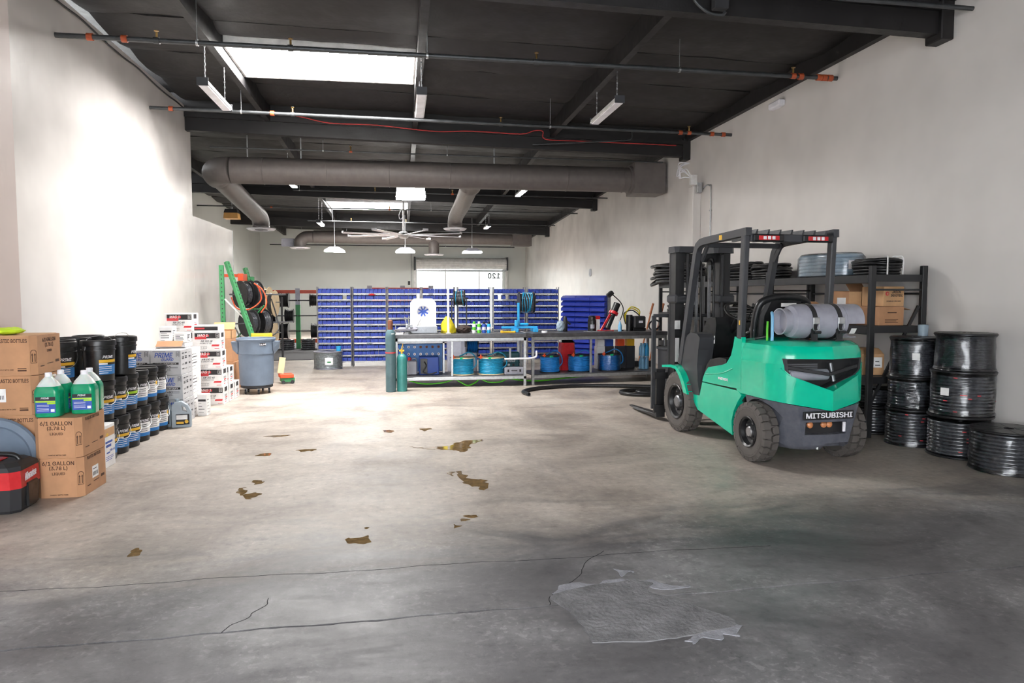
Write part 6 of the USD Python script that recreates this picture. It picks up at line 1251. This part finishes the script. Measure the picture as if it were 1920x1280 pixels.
# ================================================================ CEILING SERVICES
def sprinkler_pipe(label, y, x0, x1, z0, z1, r, heads=(), hang=(), reds=(), rod=True):
    t = thing('sprinkler_pipe', label, 'pipe', (0, y, 0), 0)
    zz = lambda x: z0 + (z1 - z0) * (x - x0) / (x1 - x0)
    obj('pipe', MB().cyl((x0, 0, z0), (x1, 0, z1), r, 12), M['pipe'], t, 35)
    for x in heads:
        z = zz(x); h = obj('sprinkler_head', MB().cyl((x, 0, z + r * .8), (x, 0, z + .09), .012, 8).cyl((x, 0, z + .10), (x, 0, z + .106), .026, 12).beam((x - .014, 0, z + .09), (x - .014, 0, z + .10), .004, .004), M['plywood_brass'], t, 35)
        obj('fitting', MB().cyl((x - .03, 0, z), (x + .03, 0, z), r * 1.3, 12), M['sprinkler_red'] if int(x * 10) % 2 else M['pipe'], t, 35)
    for x in reds: obj('coupling', MB().cyl((x - .03, 0, zz(x)), (x + .03, 0, zz(x)), r * 1.45, 12), M['sprinkler_red'], t, 35)
    for x in hang:
        z = zz(x); obj('hanger', MB().lathe([(r * 1.1, -.012), (r * 1.25, -.012), (r * 1.25, .012), (r * 1.1, .012)], 14, frame_to((1, 0, 0)), (x, 0, z)).cyl((x, 0, z + r), (x, 0, zr(y, x) + .02), .005, 6), M['galv'], t, 35)
    return t
sprinkler_pipe('sprinkler pipe crossing below the front skylight, wall to wall', 8.6, XL + .002, XR - .002, 4.285, 4.235, .028, (-2.62, -1.2, 1.62, 4.9), (-2.2, .33, 3.4), (-3.3, -2.95, 5.0, 5.25, 5.32, 5.40))
sprinkler_pipe('sprinkler pipe crossing behind the hanging unlit strip lights', 11.55, XL + .002, XR - .002, 4.26, 4.165, .026, (-1.6, 1.6, 4.75), (-2.35, 2.4), (-3.35, -1.9, 4.6, 5.15, 5.35))
sprinkler_pipe('thin pipe just behind the dark girder above the big duct', 13.95, -3.4, XR - .3, 4.17, 4.13, .014, (-.9,), (-1.4, .9))
sprinkler_pipe('thin sprinkler pipe below the second girder, behind the duct', 18.2, -2.55, 5.3, 4.02, 3.98, .016, (-.6, 1.3), (-2.4, 2.9))
sprinkler_pipe('thin sprinkler pipe in front of the far skylight', 21.4, -5.6, 5.3, 3.98, 3.94, .017, (-.3,), (-4.2, -2.3, .9), (-3.6,))
sprinkler_pipe('thin sprinkler pipe above the ceiling fan', 24.6, -3.0, 5.3, 3.92, 3.88, .018, (-1.6, .2), (-2.2, 3.0))
sprinkler_pipe('thin sprinkler pipe at the far wall below the far duct', 29.2, -5.0, 4.6, 3.44, 3.42, .022, (), (-3.8, 1.8))
sprinkler_pipe('pipe along the nearest girder at the top of the photo', 6.4, .9, XR - .002, 4.30, 4.26, .022, (), (2.5,))
# conduits, boxes and red cable on the girders
t = thing('red_cable', 'red cable stapled along the dark girder above the big duct', 'cable', (0, 13.26, 0), 0)
def gz(x): return zr(13.4, x) - .20
pts = [(-2.2, 0, gz(-2.2) + .16), (-1.7, 0, gz(-1.7) + .10), (-1.2, 0, gz(-1.2) + .02), (-.4, 0, gz(-.4) + .03), (.6, 0, gz(.6) - .02), (1.3, 0, gz(1.3) + .02), (2.2, 0, gz(2.2) + .02), (2.45, 0, gz(2.4) + .09), (2.62, 0, gz(2.6) + .09), (2.66, 0, gz(2.6) - .05), (3.2, 0, gz(3.2) - .05), (4.2, 0, gz(4.2) - .04), (5.2, 0, gz(5.2) - .03)]
obj('cable', MB().tube(smoothpts(pts, 4), .010, 6), M['red_cable'], t, True)
t = thing('girder_box', 'black electrical box with bent conduit on the nearest girder', 'electrical box', (2.96, 6.55, 0), 0)
obj('box', MB().bb(-.07, .07, -.09, -.0, 4.14, 4.33, .008), M['charcoal'], t)
obj('conduit', MB().tube(smoothpts([(-.30, -.03, 4.42), (-.26, -.03, 4.24), (-.12, -.03, 4.12), (.02, -.03, 4.10), (.06, -.03, 4.13)], 5), .014, 8), M['pipe'], t, True)
t = thing('girder_conduit', 'thin black conduit running slanted along the girder at right', 'conduit', (0, 13.1, 0), 0)
obj('pipe', MB().tube(smoothpts([(4.2, -.2, 4.50), (4.2, -.2, 4.36), (4.05, -.2, 4.31), (3.3, -.1, 4.27), (2.4, 0, 4.22)], 5), .014, 8), M['pipe'], t, True)
t = thing('emergency_light', 'small white emergency light high on the right wall below the roof edge', 'light', (XR - .002, 10.0, 4.22), 0)
obj('body', MB().bb(-.10, 0, -.16, .16, 0, .09, .015), M['white_plastic'], t); obj('lens', MB().bb(-.085, -.015, -.14, .14, -.012, 0, .004), M['white_plastic'], t)
# strip lights
def strip(label, x, y0, y1, z, lit, ztop):
    t = thing('strip_light', label, 'strip light', (x, (y0 + y1) / 2, z), 0); L = (y1 - y0) / 2
    obj('housing', MB().prism([(-.065, .0), (.065, .0), (.055, .05), (.03, .075), (-.03, .075), (-.055, .05)], 2 * L, np.array([[1, 0, 0], [0, 0, 1], [0, 1, 0.]]), (0, -L, 0)), M['white_paint'], t)
    obj('diffuser', MB().bb(-.055, .055, -L + .03, L - .03, -.018, -.001, .006), M['strip'] if lit else M['white_plastic'], t)
    for y in (-L - .004, L + .004): obj('end_cap', MB().bb(-.066, .066, y - .006, y + .006, -.018, .078, .003), M['dark_grey'], t)
    for y in (-L + .12, L - .12):
        n = int((ztop - z - .075) / .035); c = MB()
        for k in range(n): c.beam((0, y, .075 + k * .035), (0, y, .075 + (k + .85) * .035), .016 if k % 2 else .005, .005 if k % 2 else .016)
        obj('chain', c, M['galv'], t, kind='stuff')
for x, l in ((-2.28, 'unlit white strip light hanging on chains left of the front skylight'), (.28, 'unlit white strip light hanging end-on at the right edge of the front skylight'), (2.80, 'unlit white strip light hanging on chains at right of the front bay')):
    strip(l, x, 9.1, 10.32, 3.97, False, zr(9.7, x) - .2)
strip('lit strip light below the big duct, left of centre', -2.27, 15.4, 16.5, 3.84, True, zr(16, -2.27) - .2)
strip('lit strip light below the big duct, right of centre', 2.80, 16.2, 17.3, 3.86, True, zr(16.8, 2.8) - .2)
strip('lit strip light hanging left of the far skylight', -2.27, 21.0, 22.1, 3.53, True, zr(21.5, -2.27) - .2)
strip('lit strip light hanging right of the ceiling fan', 2.80, 22.9, 24.0, 3.68, True, zr(23.4, 2.8) - .2)
# high bays
def highbay(label, x, y, z, lit, ztop, w=.31, dp=.20, name='high_bay_light', amber=False):
    t = thing(name, label, 'high bay light', (x, y, z), 0, None if amber else None)
    obj('lens', loft([(0, [(-w, -w), (w, -w), (w, w), (-w, w)]), (dp, [(-w * .92, -w * .92), (w * .92, -w * .92), (w * .92, w * .92), (-w * .92, w * .92)])]), M['highbay'] if lit else M['amber'], t)
    obj('housing', loft([(dp + .001, [(-w * .95, -w * .95), (w * .95, -w * .95), (w * .95, w * .95), (-w * .95, w * .95)]), (dp + .11, [(-.16, -.16), (.16, -.16), (.16, .16), (-.16, .16)])]), M['lpg_grey'] if not amber else M['charcoal'], t)
    obj('hook', MB().cyl((0, 0, dp + .11), (0, 0, ztop - z), .01, 6).cyl((0, 0, dp + .11), (0, 0, dp + .18), .03, 10), M['galv'], t, 35)
highbay('large lit square high bay light hanging in the middle below the big duct', .24, 16.55, 3.66, True, zr(16.5, .24) - .19, .33, .2)
highbay('lit square high bay light at the far wall, left of three', -2.27, 26.0, 2.99, True, zr(26, -2.27) - .2, .34, .06)
highbay('lit square high bay light at the far wall, middle of three', .17, 26.0, 2.99, True, zr(26, .2) + .07, .34, .06)
highbay('lit square high bay light at the far wall, right of three', 2.55, 26.0, 2.99, True, zr(26, 2.6) + .07, .34, .06)
highbay('unlit high bay light with an amber lens near the left side wall', -4.80, 22.0, 3.68, False, zr(22, -4.8) - .19, .2, .16, 'amber_light', True)
# ducts
t = thing('air_duct', 'big grey round air duct crossing the room below the roof', 'duct', (0, 14.72, 0), 0)
ZD = 3.89; rD = .255
k = MB().cyl((-3.2, 0, ZD), (4.78, 0, ZD), rD, 36); obj('main_run', k, M['duct'], t, 35)
for x in np.arange(-2.6, 4.7, 1.2): obj('seam', MB().lathe([(rD, -.008), (rD + .008, -.004), (rD + .008, .004), (rD, .008)], 36, frame_to((1, 0, 0)), (x, 0, ZD)), M['duct'], t, 35)
el = [(-3.2, 0, ZD), (-3.36, .03, ZD - .005), (-3.48, .12, ZD - .01), (-3.55, .25, ZD - .02), (-3.56, .45, ZD - .04)]
obj('elbow', MB().tube(smoothpts(el, 4), rD, 30), M['duct'], t, True)
def branch(par, pts, r): return obj('branch', MB().tube(smoothpts(pts, 6), r, 26), M['duct'], par, True)
branch(t, [(-3.56, .40, ZD - .03), (-3.56, 2.6, ZD - .22), (-3.56, 4.3, ZD - .36), (-3.56, 4.7, ZD - .42), (-3.56, 4.86, ZD - .54), (-3.56, 4.88, ZD - .68)], .215)
obj('saddle', MB().tube(smoothpts([(1.45, .0, ZD), (1.47, .25, ZD - .04), (1.45, .5, ZD - .10)], 4), [.24] * 9, 26), M['duct'], t, True)
branch(t, [(1.47, .2, ZD - .06), (1.45, 2.2, ZD - .26), (1.43, 3.8, ZD - .36), (1.42, 4.2, ZD - .44), (1.42, 4.3, ZD - .54), (1.42, 4.31, ZD - .66)], .19)
obj('end_box', MB().bb(4.78, 5.44, -.30, .30, 3.585, 4.22, .008), M['duct'], t); obj('end_collar', MB().cyl((4.72, 0, ZD), (4.80, 0, ZD), .285, 36), M['duct'], t, 35)
for x in (-2.9, -1.9, 1.9): obj('hanger_strap', MB().bb(x - .012, x + .012, -.004, .004, ZD + rD * .9, zr(14.7, x) + .02), M['galv'], t)
def diffuser(par, x, y, z, r):
    d_ = obj('diffuser', MB().lathe([(0, .02), (r * .45, .02), (r * .5, .0), (r * .62, .015), (r * .66, -.005), (r * .8, .012), (r * .84, -.01), (r, .03), (r * .97, .04), (r * .6, .06), (0, .06)], 36, t=(x, y, z)), M['white_plastic'], par, 35)
    obj('louvre', MB().lathe([(0, .012), (r * .42, .012), (r * .42, -.004), (0, -.004)], 24, t=(x, y, z)), M['dark_grey'], d_)
diffuser(t, -3.56, 4.88, ZD - .72, .37); diffuser(t, 1.42, 4.31, ZD - .70, .31)
t = thing('air_duct', 'far round air duct running along the back wall above the roller door', 'duct', (0, 28.0, 0), 0)
obj('main_run', MB().cyl((-3.2, 0, 3.66), (4.3, 0, 3.66), .24, 30), M['duct'], t, 35)
branch(t, [(-3.2, 0, 3.66), (-3.5, 0, 3.64), (-3.68, 0, 3.50), (-3.70, 0, 3.36), (-3.70, 0, 3.28)], .22); branch(t, [(1.27, 0, 3.6), (1.27, -.05, 3.45), (1.27, -.06, 3.2), (1.27, -.06, 3.05)], .2)
diffuser(t, -3.70, 0, 3.22, .38); diffuser(t, 1.27, -.06, 3.0, .38)
obj('end_box', MB().bb(4.3, 5.05, -.30, .30, 3.38, 3.92, .008), M['duct'], t)
obj('supply_box', MB().bb(-4.4, -3.95, .1, .4, 3.3, 3.6, .006), M['lpg_grey'], t)
for x in (-2.0, 2.4): obj('hanger_strap', MB().bb(x - .012, x + .012, -.004, .004, 3.88, zr(28, x) + .02), M['galv'], t)
# ceiling fan
t = thing('ceiling_fan', 'large white eight-blade ceiling fan hanging from a long rod', 'ceiling fan', (.10, 22.0, 3.28), .33)
obj('down_rod', MB().cyl((0, 0, .1), (0, 0, zr(22, .1) - 3.28 + .02), .03, 12), M['white_paint'], t, 35)
obj('motor', MB().lathe([(0, -.10), (.10, -.10), (.15, -.06), (.17, .0), (.15, .06), (.08, .11), (0, .12)], 28), M['galv'], t, 35)
obj('cable_loop', MB().tube(smoothpts([(-.03, 0, .80), (-.13, 0, .62), (-.12, 0, .48), (-.04, 0, .50), (-.03, 0, .62)], 5), .008, 6), M['white_plastic'], t, True)
for k in range(8):
    a = k * PI / 4; R_ = rotz(a); b = obj('blade', MB().add(*cham(1.66, .15, .018, .006), M=R_ @ np.array([[1, 0, 0], [0, .985, -.17], [0, .17, .985]]), t=R_ @ np.array([1.0, 0, 0])), M['white_plastic'], t)
    obj('blade_tip', MB().add(*cham(.02, .16, .06, .005), M=R_, t=R_ @ np.array([1.84, 0, .02])), M['white_plastic'], b)
# small fittings on the far walls
t = thing('wall_switch', 'small dark switch on the back wall left of the roller door', 'switch', (.36, YB - .03, 2.0), 0); obj('plate', MB().bb(-.05, .05, 0, .03, -.08, .08, .006), M['dark_grey'], t); obj('button', MB().cyl((0, 0, .02), (0, -.02, .02), .02, 8), M['black_plastic'], t)
t = thing('wall_conduit', 'thin conduit running down the back wall left of the roller door', 'conduit', (.46, YB - .02, 0), 0); obj('pipe', MB().cyl((0, 0, 0), (0, 0, 3.6), .015, 8), M['galv'], t, 35)
t = thing('anchor_plate', 'small dark anchor patch on the right wall above the bins', 'plate', (XR, 20.6, 2.14), 0); obj('plate', MB().prism(octo(.26, .22, .06), .008, LEFT, (-.001, 0, 0)), M['lpg_grey'], t)
# loose cables along the roof edge of the left wall
t = thing('edge_cable', 'black cable sagging along the top edge of the left wall', 'cable', (XL + .02, 0, 0), 0)
obj('cable', MB().tube(smoothpts([(0.02, y, zr(y, XL) - .08 - .035 * abs(math.sin(y * 1.7))) for y in np.arange(6.9, 13.4, .45)], 4), .012, 6), M['hose'], t, True)
